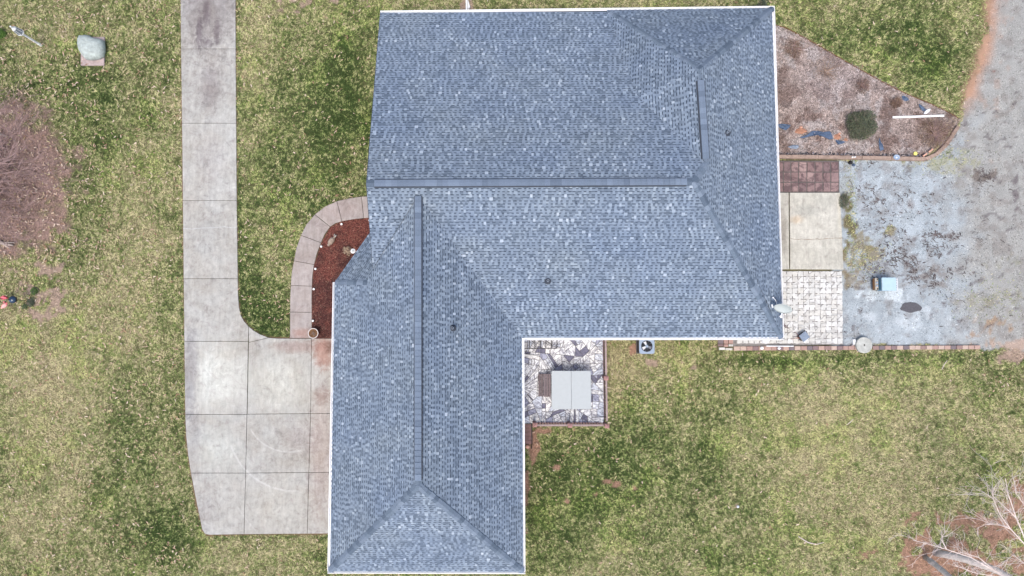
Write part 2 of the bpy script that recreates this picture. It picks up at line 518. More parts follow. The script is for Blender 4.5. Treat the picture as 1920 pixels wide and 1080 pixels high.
M['marble'] = piece_mat('grey_white_flagstone', [(0.86, 0.88, 0.90), (0.66, 0.71, 0.80), (0.87, 0.88, 0.88), (0.80, 0.82, 0.86), (0.88, 0.88, 0.87), (0.74, 0.78, 0.85), (0.20, 0.20, 0.27), (0.88, 0.89, 0.90), (0.85, 0.86, 0.88), (0.42, 0.44, 0.56)], 0.6, streak=0.8)
M['cobble'] = piece_mat('cream_moulded_paver', [(0.60, 0.60, 0.575), (0.65, 0.65, 0.63), (0.57, 0.56, 0.53), (0.67, 0.67, 0.65), (0.61, 0.60, 0.56)], 0.9, grime=((0.38, 0.37, 0.36), 0.54, 0.6))
M['red_paver'] = piece_mat('dull_red_paver', [(0.25, 0.17, 0.165), (0.32, 0.225, 0.215), (0.22, 0.155, 0.155), (0.37, 0.265, 0.25), (0.28, 0.195, 0.19)], 0.9, grime=((0.11, 0.075, 0.08), 0.46, 0.85))
M['edge_brick'] = piece_mat('mixed_edging_brick', [(0.40, 0.27, 0.235), (0.25, 0.18, 0.18), (0.47, 0.33, 0.28), (0.31, 0.215, 0.195), (0.20, 0.165, 0.175), (0.52, 0.40, 0.34)], 0.9)

# ------------------------------------------------------------------ the ground sheet
GRAVEL = [(1560, 300), (1740, 300), (1797, 238), (1812, 195), (1836, 130), (1856, 60), (1866, -300), (2600, -300), (2600, 655), (1925, 662), (1840, 650), (1560, 648)]
BED = [(1430, 40), (1455, 47), (1500, 66), (1560, 100), (1620, 134), (1700, 176), (1760, 201), (1794, 219), (1795, 232), (1735, 296), (1430, 292)]
MULCH = [(584, 634), (585, 586), (585.5, 536), (589.5, 496), (603, 455), (620, 425), (641, 415), (682, 409), (720, 407), (740, 500), (680, 634)]
DRIVE = [(337, -300), (441, -300), (442, 91), (444, 376), (446, 522), (447, 570), (452, 592), (466, 611), (482, 624), (500, 632), (545, 634), (640, 634), (636, 1001), (390, 1004), (380, 996), (367, 940), (357, 886), (348, 820), (346, 640), (344, 522), (341, 231)]
WALK_O = [(543.5, 634), (543.5, 585), (545, 535), (551, 489), (564, 441), (590, 402), (631.5, 377), (677.5, 368.5), (720, 366)]
WALK_I = [(584.5, 634), (584.7, 585.5), (585, 536.5), (589, 496), (602, 455), (619, 425), (641, 415), (682, 409), (722, 407)]
WALK = WALK_O + WALK_I[::-1]
HOUSE = [(735, 50), (1415, 45), (1432, 605), (960, 605), (960, 1040), (655, 1040), (650, 545), (715, 500), (715, 350)]
PATIO_E = [(1440, 300), (1573, 300), (1573, 359), (1582, 359), (1582, 506), (1580, 656), (1345, 656), (1345, 600), (1440, 600)]
DECK = [(960, 620), (1134, 620), (1134, 798), (960, 798)]

# where the sward is greener (+) or more dead (-): px, py, rx, ry, amount
SWARD = [
 (560, 230, 110, 150, 0.45), (650, 180, 60, 170, 0.35), (470, 560, 30, 70, 0.45), (520, 600, 40, 40, 0.5), (480, 60, 40, 160, -0.30), (470, 330, 25, 110, 0.05), (600, 40, 90, 40, -0.25),
 (100, 40, 160, 80, -0.10), (230, 120, 110, 110, 0.25), (130, 160, 90, 60, 0.25), (0, 130, 50, 60, 0.25), (290, 330, 50, 130, -0.05), (150, 400, 60, 110, 0.25), (260, 240, 90, 60, 0.12),
 (250, 450, 90, 150, -0.18), (100, 500, 60, 40, 0.2), (200, 640, 160, 100, -0.30), (310, 590, 25, 120, 0.1), (60, 760, 120, 120, -0.35), (150, 860, 70, 40, -0.1),
 (270, 770, 60, 110, 0.32), (240, 900, 60, 120, 0.35), (310, 1010, 70, 60, 0.35), (70, 960, 120, 80, -0.28), (340, 820, 30, 200, 0.25), (480, 1045, 120, 40, -0.15), (610, 1040, 30, 30, 0.4),
 (1680, 60, 150, 90, 0.28), (1760, 110, 60, 60, 0.22), (1560, 30, 120, 30, -0.12), (1000, 8, 400, 20, -0.20),
 (1160, 720, 60, 60, -0.35), (1200, 680, 110, 30, -0.25), (1180, 850, 90, 80, 0.35), (1080, 960, 100, 110, 0.38), (1020, 850, 50, 60, 0.3), (1300, 870, 60, 60, 0.3), (1350, 1020, 120, 80, 0.10),
 (1450, 680, 90, 12, 0.45), (1700, 672, 220, 12, 0.35), (1430, 800, 150, 90, -0.12), (1650, 760, 200, 70, -0.22), (1620, 900, 200, 110, -0.20), (1860, 700, 60, 50, 0.18), (1480, 1000, 160, 80, 0.02), (1700, 960, 80, 50, -0.15), (1310, 760, 90, 70, 0.15)]
# bare soil: px, py, rx, ry, amount, colour key
SOIL = [(10, 340, 108, 120, 1.35, 0), (60, 430, 50, 40, 0.7, 0), (20, 270, 70, 50, 0.8, 0), (85, 556, 40, 26, 0.75, 1), (60, 590, 40, 14, 0.6, 1), (40, 500, 60, 25, 0.35, 1), (20, 470, 30, 15, 0.8, 0),
 (1045, 877, 7, 7, 1.0, 2), (1138, 902, 11, 5, 0.8, 2), (1156, 906, 9, 6, 0.9, 2), (1115, 925, 9, 9, 0.5, 2), (1063, 940, 6, 6, 0.8, 2), (1000, 840, 9, 34, 0.9, 2), (988, 920, 6, 60, 0.45, 2), (1016, 808, 18, 7, 0.8, 2), (1192, 655, 9, 12, 0.6, 2), (1220, 680, 12, 6, 0.6, 1), (1300, 690, 9, 4, 0.6, 1),
 (1770, 1045, 75, 40, 0.85, 2), (1850, 1000, 80, 45, 0.55, 2), (1800, 975, 90, 14, 0.5, 2), (1900, 940, 40, 50, 0.55, 2), (1730, 1055, 28, 30, 0.95, 2), (1850, 1060, 90, 30, 0.6, 2),
 (1190, 915, 7, 5, 0.6, 2), (1380, 950, 5, 5, 0.6, 1), (880, 5, 12, 20, 0.5, 1), (1905, 668, 30, 14, 0.8, 1), (590, 5, 80, 14, 0.3, 1), (1630, 1040, 20, 10, 0.2, 2)]
SOILC = np.array([(0.30, 0.205, 0.175), (0.36, 0.27, 0.215), (0.33, 0.20, 0.145)])

def layout(X, Y):
    px, py = to_px(X, Y)
    w = (fbm(X, Y, 0.9, 4, 3) - 0.5)
    w2 = (fbm(X, Y, 0.35, 3, 9) - 0.5)
    gx = sdf_poly(px, py, GRAVEL) + w * 22 + w2 * 10
    bx = sdf_poly(px, py, BED) + w2 * 5
    gravel = sstep(3, -3, gx); bed = sstep(2, -2, bx)
    tone = 0.44 + (fbm(X, Y, 5.5, 3, 21) - 0.5) * 0.6 + (fbm(X, Y, 1.3, 4, 5) - 0.5) * 0.65
    for (cx, cy, rx, ry, a) in SWARD:
        tone = tone + a * np.exp(-(((px - cx) / rx) ** 2 + ((py - cy) / ry) ** 2))
    tone = tone + 0.35 * np.exp(-(sdf_poly(px, py, DRIVE) / 9.0) ** 2) * (px > 400)
    soil = np.zeros(X.shape); sc = np.zeros(X.shape + (3,))
    for (cx, cy, rx, ry, a, k) in SOIL:
        q = a * 1.5 * np.exp(-(((px - cx) / rx) ** 2 + ((py - cy) / ry) ** 2)) + (w * 1.3 + w2 * 1.6) * (1.0 if k != 0 else 0.75)
        q = sstep(0.42, 0.72, q) if k != 0 else sstep(0.25, 1.0, q)
        q = q * (np.exp(-(((px - cx) / rx) ** 2 + ((py - cy) / ry) ** 2)) > 0.12)
        sel = q > soil
        soil = np.where(sel, q, soil)
        sc[sel] = SOILC[k]
    sc[soil <= 0] = SOILC[1]
    fr = dist_line(px, py, [(1866, -300), (1858, 60), (1836, 130), (1810, 200)])
    fringe = np.exp(-(fr / (15 + 8 * w)) ** 2) * np.clip(0.8 + 2.2 * w, 0, 1)
    return px, py, gravel, bed, tone, soil, sc, fringe, w, w2

def mix(a, b, t):
    t = np.clip(t, 0, 1)[..., None]
    return a * (1 - t) + b * t

def ground_colour(X, Y):
    px, py, gravel, bed, tone, soil, sc, fringe, w, w2 = layout(X, Y)
    n = lambda s, sd, o=3: fbm(X, Y, s, o, sd)
    thatch = np.array((0.19, 0.165, 0.09)); under = np.array((0.045, 0.06, 0.022))
    c = mix(np.broadcast_to(thatch, X.shape + (3,)), np.broadcast_to(under, X.shape + (3,)), tone)
    c = c * (0.7 + 0.6 * n(0.2, 31))[..., None]
    c = mix(c, sc * (0.75 + 0.5 * n(0.25, 33))[..., None], soil)
    # gravel yard: blue grey stone dust, browner wheel-worn area to the east
    g = np.broadcast_to(np.array((0.35, 0.395, 0.425)), X.shape + (3,)) * (0.72 + 0.56 * n(0.5, 41, 4))[..., None]
    brown = sstep(1740, 1850, px + 120 * w) * 0.85
    brown = np.maximum(brown, sstep(330, 180, py) * sstep(1700, 1780, px) * 0.8)
    g = mix(g, np.broadcast_to(np.array((0.315, 0.31, 0.29)), X.shape + (3,)) * (0.8 + 0.45 * n(0.4, 43, 4))[..., None], brown)
    dirt = sstep(0.54, 0.66, n(0.45, 47, 5)) * 0.40
    g = mix(g, np.broadcast_to(np.array((0.20, 0.175, 0.16)), X.shape + (3,)), dirt)
    for (cx, cy, rx, ry, a, colr) in [
        (1590, 400, 13, 90, 0.9, (0.17, 0.15, 0.09)), (1612, 480, 38, 30, 0.75, (0.22, 0.19, 0.12)), (1600, 520, 26, 16, 0.6, (0.22, 0.18, 0.12)),
        (1712, 492, 70, 34, 0.30, (0.24, 0.22, 0.21)), (1650, 312, 16, 5, 0.5, (0.24, 0.2, 0.13)), (1665, 432, 10, 8, 0.7, (0.24, 0.21, 0.12)), (1632, 465, 6, 5, 0.7, (0.24, 0.21, 0.12)), (1652, 322, 6, 6, 0.6, (0.24, 0.2, 0.12)),
        (1760, 300, 50, 22, 0.55, (0.31, 0.31, 0.20)), (1850, 330, 26, 10, 0.75, (0.15, 0.125, 0.11)), (1905, 345, 8, 38, 0.8, (0.15, 0.135, 0.14)), (1912, 385, 9, 20, 0.5, (0.17, 0.15, 0.15)),
        (1712, 492, 44, 22, 0.3, (0.22, 0.20, 0.19)), (1745, 520, 36, 22, 0.3, (0.19, 0.165, 0.15)), (1660, 385, 70, 12, 0.35, (0.22, 0.2, 0.2)), (1770, 442, 26, 5, 0.6, (0.17, 0.145, 0.14)), (1640, 525, 22, 14, 0.5, (0.2, 0.17, 0.16)),
        (1860, 560, 60, 30, 0.4, (0.27, 0.26, 0.19)), (1880, 505, 40, 22, 0.35, (0.24, 0.24, 0.16)), (1850, 625, 34, 22, 0.75, (0.33, 0.24, 0.17)), (1900, 648, 70, 9, 0.8, (0.42, 0.32, 0.26)),
        (1700, 600, 90, 18, -0.5, (0.52, 0.57, 0.60)), (1655, 555, 40, 10, -0.7, (0.56, 0.62, 0.65)), (1620, 350, 60, 40, -0.5, (0.44, 0.50, 0.55)), (1870, 90, 22, 150, 0.3, (0.36, 0.26, 0.21)),
        (1865, 133, 7, 5, 0.8, (0.2, 0.12, 0.1))]:
        q = np.exp(-(((px - cx) / rx) ** 2 + ((py - cy) / ry) ** 2)) * abs(a) * 1.3 + w2 * 2.2 + w * 1.4
        near = np.exp(-(((px - cx) / rx) ** 2 + ((py - cy) / ry) ** 2)) > 0.08
        g = mix(g, np.broadcast_to(np.array(colr), X.shape + (3,)), sstep(0.35, 0.85, q) * near * min(1, abs(a) + 0.1))
    # dark scuffs of debris
    sc1 = sstep(0.72, 0.80, fbm(X * 0.5 + Y * 0.35, Y * 1.3 - X * 0.6, 0.35, 3, 51))
    g = mix(g, np.broadcast_to(np.array((0.13, 0.115, 0.12)), X.shape + (3,)), sc1 * 0.65)
    c = mix(c, g, gravel)
    # planting bed: grey pink bark litter with browner patches
    b = np.broadcast_to(np.array((0.36, 0.295, 0.27)), X.shape + (3,)) * (0.65 + 0.7 * n(0.3, 61, 4))[..., None]
    b = mix(b, np.broadcast_to(np.array((0.42, 0.385, 0.38)), X.shape + (3,)), sstep(0.50, 0.62, n(0.55, 67, 4)) * 0.7)
    b = mix(b, np.broadcast_to(np.array((0.15, 0.095, 0.08)), X.shape + (3,)), sstep(0.50, 0.66, n(0.6, 63, 4)) * 0.65)
    b = mix(b, np.broadcast_to(np.array((0.19, 0.12, 0.09)), X.shape + (3,)), np.exp(-(((px - 1760) / 40) ** 2 + ((py - 250) / 30) ** 2)))
    b = mix(b, np.broadcast_to(np.array((0.40, 0.35, 0.35)), X.shape + (3,)), np.exp(-(((px - 1560) / 70) ** 2 + ((py - 150) / 40) ** 2)) * 0.55)
    c = mix(c, b, bed)
    c = mix(c, np.broadcast_to(np.array((0.44, 0.27, 0.19)), X.shape + (3,)) * (0.8 + 0.4 * n(0.3, 71))[..., None], fringe * 0.9)
    ml = sstep(2, -2, sdf_poly(px, py, MULCH))
    c = mix(c, np.broadcast_to(np.array((0.12, 0.045, 0.035)), X.shape + (3,)), ml)
    # damp clay rim along the driveway edges
    dd = np.abs(sdf_poly(px, py, DRIVE))
    c = mix(c, np.broadcast_to(np.array((0.26, 0.15, 0.11)), X.shape + (3,)), np.exp(-(dd / 2.5) ** 2) * 0.7)
    return c

def build_ground():
    x0, x1, y0, y1, st = -36.0, 36.0, -21.5, 24.5, 0.105
    nx, ny = int((x1 - x0) / st), int((y1 - y0) / st)
    xs = np.linspace(x0, x1, nx); ys = np.linspace(y0, y1, ny)
    X, Y = np.meshgrid(xs, ys)
    c = ground_colour(X, Y)
    Z = (fbm(X, Y, 0.7, 3, 81) - 0.5) * 0.035
    px, py = to_px(X, Y)
    Z -= 0.012
    V = np.stack([X.ravel(), Y.ravel(), Z.ravel()], 1)
    i = np.arange(nx * ny).reshape(ny, nx)
    Q = np.stack([i[:-1, :-1].ravel(), i[:-1, 1:].ravel(), i[1:, 1:].ravel(), i[1:, :-1].ravel()], 1)
    o = np_mesh('ground', V, Q, 4, M['tint_ground'], c.reshape(-1, 3), smooth=True)
    tag(o, kind='structure')
    far = MB()
    far.add([(-300, -300, -0.08), (300, -300, -0.08), (300, 300, -0.08), (-300, 300, -0.08)], [(0, 1, 2, 3)])
    fm = simple('far_meadow', (0.16, 0.15, 0.075), 0.95, 0.4, 0.6)
    tag(far.build('meadow', fm), kind='structure')
build_ground()

def sampled(n, x0=-31.5, x1=31.5, y0=-16.5, y1=20.5):
    return rng.uniform(x0, x1, n), rng.uniform(y0, y1, n)

def slivers(name, X, Y, Z, L, W, ang, lift, cols, mat, quad=False, arch=0.0):
    n = len(X)
    dx, dy = np.cos(ang), np.sin(ang)
    h = lift * L
    if quad:
        P0 = np.stack([X - dx * L / 2 - dy * W / 2, Y - dy * L / 2 + dx * W / 2, Z], 1)
        P1 = np.stack([X - dx * L / 2 + dy * W / 2, Y - dy * L / 2 - dx * W / 2, Z + arch], 1)
        P2 = np.stack([X + dx * L / 2 + dy * W / 3, Y + dy * L / 2 - dx * W / 3, Z + h], 1)
        P3 = np.stack([X + dx * L / 2 - dy * W / 3, Y + dy * L / 2 + dx * W / 3, Z + h + arch * 0.5], 1)
        V = np.stack([P0, P1, P2, P3], 1).reshape(-1, 3)
        Fc = np.arange(4 * n).reshape(n, 4); k = 4
    else:
        P0 = np.stack([X - dy * W / 2, Y + dx * W / 2, Z], 1)
        P1 = np.stack([X + dy * W / 2, Y - dx * W / 2, Z], 1)
        P2 = np.stack([X + dx * L, Y + dy * L, Z + h], 1)
        V = np.stack([P0, P1, P2], 1).reshape(-1, 3)
        Fc = np.arange(3 * n).reshape(n, 3); k = 3
    return np_mesh(name, V, Fc, k, mat, np.repeat(cols, k, 0))

def free_of_paving(px, py, m=1.5):
    ok = np.ones(px.shape, bool)
    for P in (DRIVE, WALK, MULCH, HOUSE, PATIO_E, DECK):
        ok &= sdf_poly(px, py, P) > m
    return ok

def build_grass():
    X, Y = sampled(1750000)
    px, py = to_px(X, Y)
    ok = (px > -60) & (px < 1980) & (py > -60) & (py < 1140)
    X, Y = X[ok], Y[ok]
    px, py, gravel, bed, tone, soil, sc, fringe, w, w2 = layout(X, Y)
    dens = (1 - gravel) * (1 - bed) * (1 - 0.5 * soil) * (1 - np.clip(fringe * 1.3, 0, 1)) * (0.55 + 0.45 * sstep(0.25, 0.5, fbm(X, Y, 0.22, 2, 91)))
    # moss and weeds in the yard
    for (cx, cy, rx, ry, a) in [(1596, 395, 9, 60, 0.35), (1612, 485, 34, 26, 0.30), (1765, 295, 40, 20, 0.20), (1860, 560, 60, 30, 0.08), (1665, 432, 8, 7, 0.4)]:
        dens = np.maximum(dens, gravel * a * np.exp(-(((px - cx) / rx) ** 2 + ((py - cy) / ry) ** 2)))
    ok = free_of_paving(px, py, 0.8) & (rng.random(len(X)) < dens)
    X, Y, px, py, tone = X[ok], Y[ok], px[ok], py[ok], tone[ok]
    n = len(X)
    cl = fbm(X, Y, 0.32, 3, 101)
    cl2 = vnoise(X, Y, 0.085, 103)
    t = np.clip(tone * 0.85 + (cl - 0.5) * 0.85 + (cl2 - 0.5) * 1.25 + rng.normal(0, 0.17, n), 0, 1.15)
    pal = np.array([(0.55, 0.49, 0.29), (0.43, 0.44, 0.205), (0.285, 0.335, 0.125), (0.145, 0.205, 0.06), (0.045, 0.078, 0.022)])
    ti = np.clip(t, 0, 0.999) * 4
    i0 = ti.astype(int); f = (ti - i0)[:, None]
    c = pal[i0] * (1 - f) + pal[np.minimum(i0 + 1, 4)] * f
    c = c * rng.uniform(0.7, 1.3, n)[:, None] * (0.62 + 0.72 * vnoise(X, Y, 0.075, 107))[:, None]
    fresh = sstep(0.52, 0.75, fbm(X, Y, 1.8, 4, 111))
    c = mix(c, c * np.array((0.97, 1.12, 0.75)), fresh * 0.6)
    so, sco = soil[ok], sc[ok]
    c = mix(c, sco * rng.choice([0.45, 0.8, 1.15, 1.6, 2.1], n, p=[.2, .25, .25, .2, .1])[:, None], np.clip(so * 1.1, 0, 0.9))
    L = rng.uniform(0.05, 0.14, n); W = rng.uniform(0.015, 0.036, n)
    ang = rng.uniform(0, 2 * math.pi, n) * 0.55 + fbm(X, Y, 0.5, 2, 121) * 9
    o = slivers('lawn_grass', X, Y, np.full(n, -0.002), L, W, ang, rng.uniform(0.15, 0.8, n), c, M['tint_blade'])
    tag(o, 'patchy green and straw coloured winter lawn round the house', 'grass', kind='stuff')
    return n
N_BLADES = build_grass()

def build_leaves():
    X, Y = sampled(60000)
    px, py, gravel, bed, tone, soil, sc, fringe, w, w2 = layout(X, Y)
    g = lambda cx, cy, rx, ry: np.exp(-(((px - cx) / rx) ** 2 + ((py - cy) / ry) ** 2))
    d = 0.045 + 0.15 * (px < 342) + 0.5 * g(50, 340, 70, 110) + 0.20 * g(130, 120, 230, 120) + 0.75 * g(40, 320, 90, 120) + 0.10 * g(150, 480, 160, 120) + 0.06 * (px > 442) * (px < 720)
    d += 0.12 * g(1240, 720, 150, 60) + 0.14 * g(1060, 850, 90, 60) + 0.10 * g(1880, 700, 60, 50) + 0.16 * g(330, 1050, 80, 40) + 0.10 * g(300, 60, 40, 200) + 0.1 * g(1600, 668, 250, 10)
    d *= (0.35 + 1.3 * sstep(0.35, 0.65, fbm(X, Y, 0.8, 3, 131)))
    ok = free_of_paving(px, py, 1.0) & (rng.random(len(X)) < d * (1 - gravel) * (1 - bed))
    X, Y, px = X[ok], Y[ok], px[ok]
    n = len(X)
    pal = np.array([(0.56, 0.42, 0.31), (0.50, 0.35, 0.26), (0.66, 0.54, 0.43), (0.34, 0.21, 0.14), (0.50, 0.43, 0.25)])
    c = pal[rng.integers(0, 5, n)] * rng.uniform(0.8, 1.15, n)[:, None]
    o = slivers('fallen_leaves', X, Y, rng.uniform(0.07, 0.11, n), rng.uniform(0.07, 0.18, n), rng.uniform(0.03, 0.065, n), rng.uniform(0, 6.28, n), rng.uniform(-0.1, 0.3, n), c, M['tint_chip'], True, 0.02)
    tag(o, 'pale curled leaves scattered over the lawn and under the bare tree', 'leaves', kind='stuff')
build_leaves()

def stones(name, X, Y, Z, R, cols, mat, flat=0.55):
    n = len(X)
    a0 = rng.uniform(0, 6.28, n)
    vs = []
    for k in range(4):
        a = a0 + k * math.pi / 2 + rng.uniform(-0.3, 0.3, n)
        r = R * rng.uniform(0.7, 1.2, n)
        vs.append(np.stack([X + np.cos(a) * r, Y + np.sin(a) * r, Z], 1))
    vs.append(np.stack([X + rng.uniform(-0.3, 0.3, n) * R, Y + rng.uniform(-0.3, 0.3, n) * R, Z + R * flat], 1))
    V = np.stack(vs, 1).reshape(-1, 3)
    b = np.arange(n)[:, None] * 5
    Fc = np.concatenate([b + np.array([k, (k + 1) % 4, 4]) for k in range(4)], 0)
    return np_mesh(name, V, Fc, 3, mat, np.repeat(cols, 5, 0))

def build_gravel():
    X, Y = sampled(170000, 14, 31.5, -6, 20)
    px, py, gravel, bed, tone, soil, sc, fringe, w, w2 = layout(X, Y)
    ok = (gravel > 0.5) & free_of_paving(px, py, 1) & (px < 1960) & (py > -40) & (rng.random(len(X)) < 0.55)
    X, Y = X[ok], Y[ok]
    n = len(X)
    base = ground_colour(X, Y)
    k = rng.choice([0.42, 0.7, 1.0, 1.2, 1.5], n, p=[0.10, 0.2, 0.35, 0.25, 0.10])
    c = np.clip(base * k[:, None], 0, 0.8)
    o = stones('gravel_stones', X, Y, np.full(n, -0.012), rng.uniform(0.012, 0.038, n), c, M['tint_chip'])
    tag(o, 'blue grey gravel spread over the parking yard', 'gravel', kind='stuff')
build_gravel()

def build_debris():
    n = 2700
    cen = [(1712, 492, 46, 22, 8), (1752, 518, 30, 20, 4), (1655, 385, 60, 18, 3), (1770, 441, 22, 5, 2), (1660, 470, 40, 50, 2), (1850, 330, 24, 9, 2), (1700, 420, 110, 100, 6), (1640, 345, 50, 25, 2), (1760, 250, 20, 10, 1)]
    wts = np.array([c[4] for c in cen], float); wts /= wts.sum()
    ci = rng.choice(len(cen), n, p=wts)
    PX = np.array([cen[i][0] for i in ci]) + rng.normal(0, 1, n) * np.array([cen[i][2] for i in ci])
    PY = np.array([cen[i][1] for i in ci]) + rng.normal(0, 1, n) * np.array([cen[i][3] for i in ci])
    P = np.array([at2(a, b) for a, b in zip(PX, PY)])
    X, Y = P[:, 0], P[:, 1]
    lay = layout(X, Y)
    ok = (lay[2] > 0.6) & free_of_paving(lay[0], lay[1], 3) & (fbm(X, Y, 0.5, 3, 151) > 0.50)
    X, Y = X[ok], Y[ok]; n = len(X)
    c = np.array([(0.10, 0.085, 0.085)]) * rng.uniform(0.6, 1.8, n)[:, None]
    o = slivers('dark_debris', X, Y, rng.uniform(0.0, 0.02, n), rng.uniform(0.05, 0.20, n), rng.uniform(0.015, 0.05, n), rng.normal(-0.5, 0.7, n), rng.uniform(0, 0.1, n), c, M['tint_chip'], True, 0.01)
    tag(o, 'dark rotted leaf and twig debris strewn over the gravel yard', 'debris', kind='stuff')
build_debris()

def build_mulch():
    X, Y = sampled(90000, -13, -7, -3, 8)
    px, py = to_px(X, Y)
    ok = (sdf_poly(px, py, MULCH) < -0.5)
    X, Y = X[ok], Y[ok]; n = len(X)
    pal = np.array([(0.20, 0.07, 0.055), (0.13, 0.045, 0.04), (0.27, 0.10, 0.08), (0.08, 0.035, 0.03), (0.34, 0.18, 0.13)])
    c = pal[rng.choice(5, n, p=[0.3, 0.28, 0.2, 0.14, 0.08])] * rng.uniform(0.8, 1.2, n)[:, None]
    # some rotted dull parts of the bed
    c = mix(c, c * np.array((0.62, 0.72, 0.78)), sstep(0.5, 0.65, fbm(X, Y, 1.2, 3, 141)))
    o = slivers('bark_mulch', X, Y, rng.uniform(0.0, 0.045, n), rng.uniform(0.04, 0.12, n), rng.uniform(0.012, 0.035, n), rng.uniform(0, 6.28, n), rng.uniform(-0.25, 0.35, n), c, M['tint_chip'], True, 0.006)
    tag(o, 'red brown bark mulch in the bed inside the curved walkway', 'mulch', kind='stuff')
    X, Y = sampled(120000, 12, 26, 6, 18)
    px, py, gravel, bed, tone, soil, sc, fringe, w, w2 = layout(X, Y)
    ok = bed > 0.6
    X, Y, px, py = X[ok], Y[ok], px[ok], py[ok]; n = len(X)
    base = ground_colour(X, Y)
    c = np.clip(base * rng.choice([0.4, 0.75, 1.05, 1.35, 1.8], n, p=[0.14, 0.25, 0.28, 0.22, 0.11])[:, None], 0, 0.8)
    o = slivers('bark_litter', X, Y, rng.uniform(0.0, 0.05, n), rng.uniform(0.05, 0.15, n), rng.uniform(0.012, 0.04, n), rng.uniform(0, 6.28, n), rng.uniform(-0.2, 0.35, n), c, M['tint_chip'], True, 0.008)
    tag(o, 'grey pink bark litter covering the pointed planting bed', 'mulch', kind='stuff')
    # dark fabric and stones tucked behind the timber edge
    n = 900
    q = rng.random(n)
    PX = 1458 + q * 275; PY = 288.5 + q * 3.5 + rng.normal(0, 1.6, n)
    P = np.array([at2(a, b) for a, b in zip(PX, PY)])
    c = np.array([(0.05, 0.05, 0.06)]) * rng.choice([0.6, 1, 2, 5], n, p=[.4, .3, .2, .1])[:, None]
    o = stones('dark_edging_stones', P[:, 0], P[:, 1], np.full(n, 0.02), rng.uniform(0.03, 0.07, n), c, M['tint_chip'], 0.8)
    tag(o, 'dark broken stones heaped behind the timber edge', 'stones', kind='stuff')
build_mulch()

# ------------------------------------------------------------------ concrete driveway, walkway, slabs
def slab_set(root_name, polys, matn, z1=0.045, z0=-0.06, gap=0.011, part='slab', kind='structure', bed=None):
    root = empty(root_name)
    tag(root, kind=kind)
    for P in polys:
        w = [at2(a, b, z1) for a, b in P]
        n = len(w)
        ar = sum(w[i][0] * w[(i + 1) % n][1] - w[(i + 1) % n][0] * w[i][1] for i in range(n))
        if ar < 0: w = w[::-1]
        w = inset_poly(w, gap)
        MB().prism(w, z0, z1, bevel=0.008).build(part, M[matn], root)
    return root

drive = [
 [(336.5, -220), (441, -220), (442, 91.5), (339, 91.5)],
 [(339, 91.5), (442, 91.5), (443, 231), (341, 231)],
 [(341, 231), (443, 231), (444, 376), (342.5, 376)],
 [(342.5, 376), (444, 376), (446, 522.5), (344, 522.5)],
 [(344, 522.5), (446, 522.5), (446.3, 550), (448, 575), (452, 592), (458, 602.5), (466, 611.5), (465.5, 640), (345.3, 640)],
 [(466, 611.5), (474, 618.5), (486, 626), (500, 631.5), (504, 633), (466, 642)],
 [(345.3, 640), (465.5, 640), (463, 777), (347, 777), (346, 700)],
 [(466, 642), (504, 633), (520, 634.3), (545, 634.5), (584, 634.5), (582.5, 775.5), (463.5, 776.5)],
 [(584, 634.5), (645, 634.5), (640, 775), (582.5, 775.5)],
 [(347, 777), (463, 777), (460.5, 887), (357.5, 887), (352, 850), (348.5, 815)],
 [(463, 776.5), (582.5, 775.5), (579, 886), (460.5, 887)],
 [(582.5, 775.5), (640, 775), (638, 885.5), (579, 886)],
 [(357.5, 887), (460.5, 887), (457.5, 1002), (392, 1003), (384, 1001), (379, 993), (372, 960), (364, 920)],
 [(460.5, 887), (579, 886), (576, 1001), (457.5, 1002)],
 [(579, 886), (638, 885.5), (636, 1000.5), (576, 1001)]]
slab_set('driveway', drive, 'driveway')
# the crack across the fourth slab
ck = MB()
pts = [(343, 428), (360, 429.5), (378, 427.5), (400, 427), (420, 425), (433, 427), (445, 425.5)]
for a, b in zip(pts[:-1], pts[1:]):
    A, B = at(*a, 0.049), at(*b, 0.049)
    d = (B - A).normalized(); s = Vector((-d.y, d.x, 0)) * 0.014
    ck.add([A - s, B - s, B + s, A + s], [(0, 1, 2, 3)])
tag(ck.build('driveway_crack', simple('pale_crack_filler', (0.50, 0.51, 0.51), 0.9, 0.3, 20)), kind='structure')

walk = []
for i in range(len(WALK_O) - 1):
    o0, o1, i0, i1 = WALK_O[i], WALK_O[i + 1], WALK_I[i], WALK_I[i + 1]
    mid = lambda a, b, px_, py_, k: ((a[0] + b[0]) / 2 + px_ * k, (a[1] + b[1]) / 2 + py_ * k)
    # bow the edges outwards a little so that the sidewalk bends smoothly
    dx, dy = o1[0] - o0[0], o1[1] - o0[1]; L = math.hypot(dx, dy)
    bow = [0, 0.5, 1.5, 2.0, 2.8, 2.8, 1.2, 0.2][i]
    mo = mid(o0, o1, dy / L, -dx / L, bow) if False else mid(o0, o1, -(-dy) / L * -1, -dx / L, 0)
    mo = ((o0[0] + o1[0]) / 2 + (dy / L) * bow, (o0[1] + o1[1]) / 2 - (dx / L) * bow)
    mi = ((i0[0] + i1[0]) / 2 + (dy / L) * bow * 0.6, (i0[1] + i1[1]) / 2 - (dx / L) * bow * 0.6)
    walk.append([o0, mo, o1, i1, mi, i0])
slab_set('walkway', walk, 'walkway', z1=0.055)

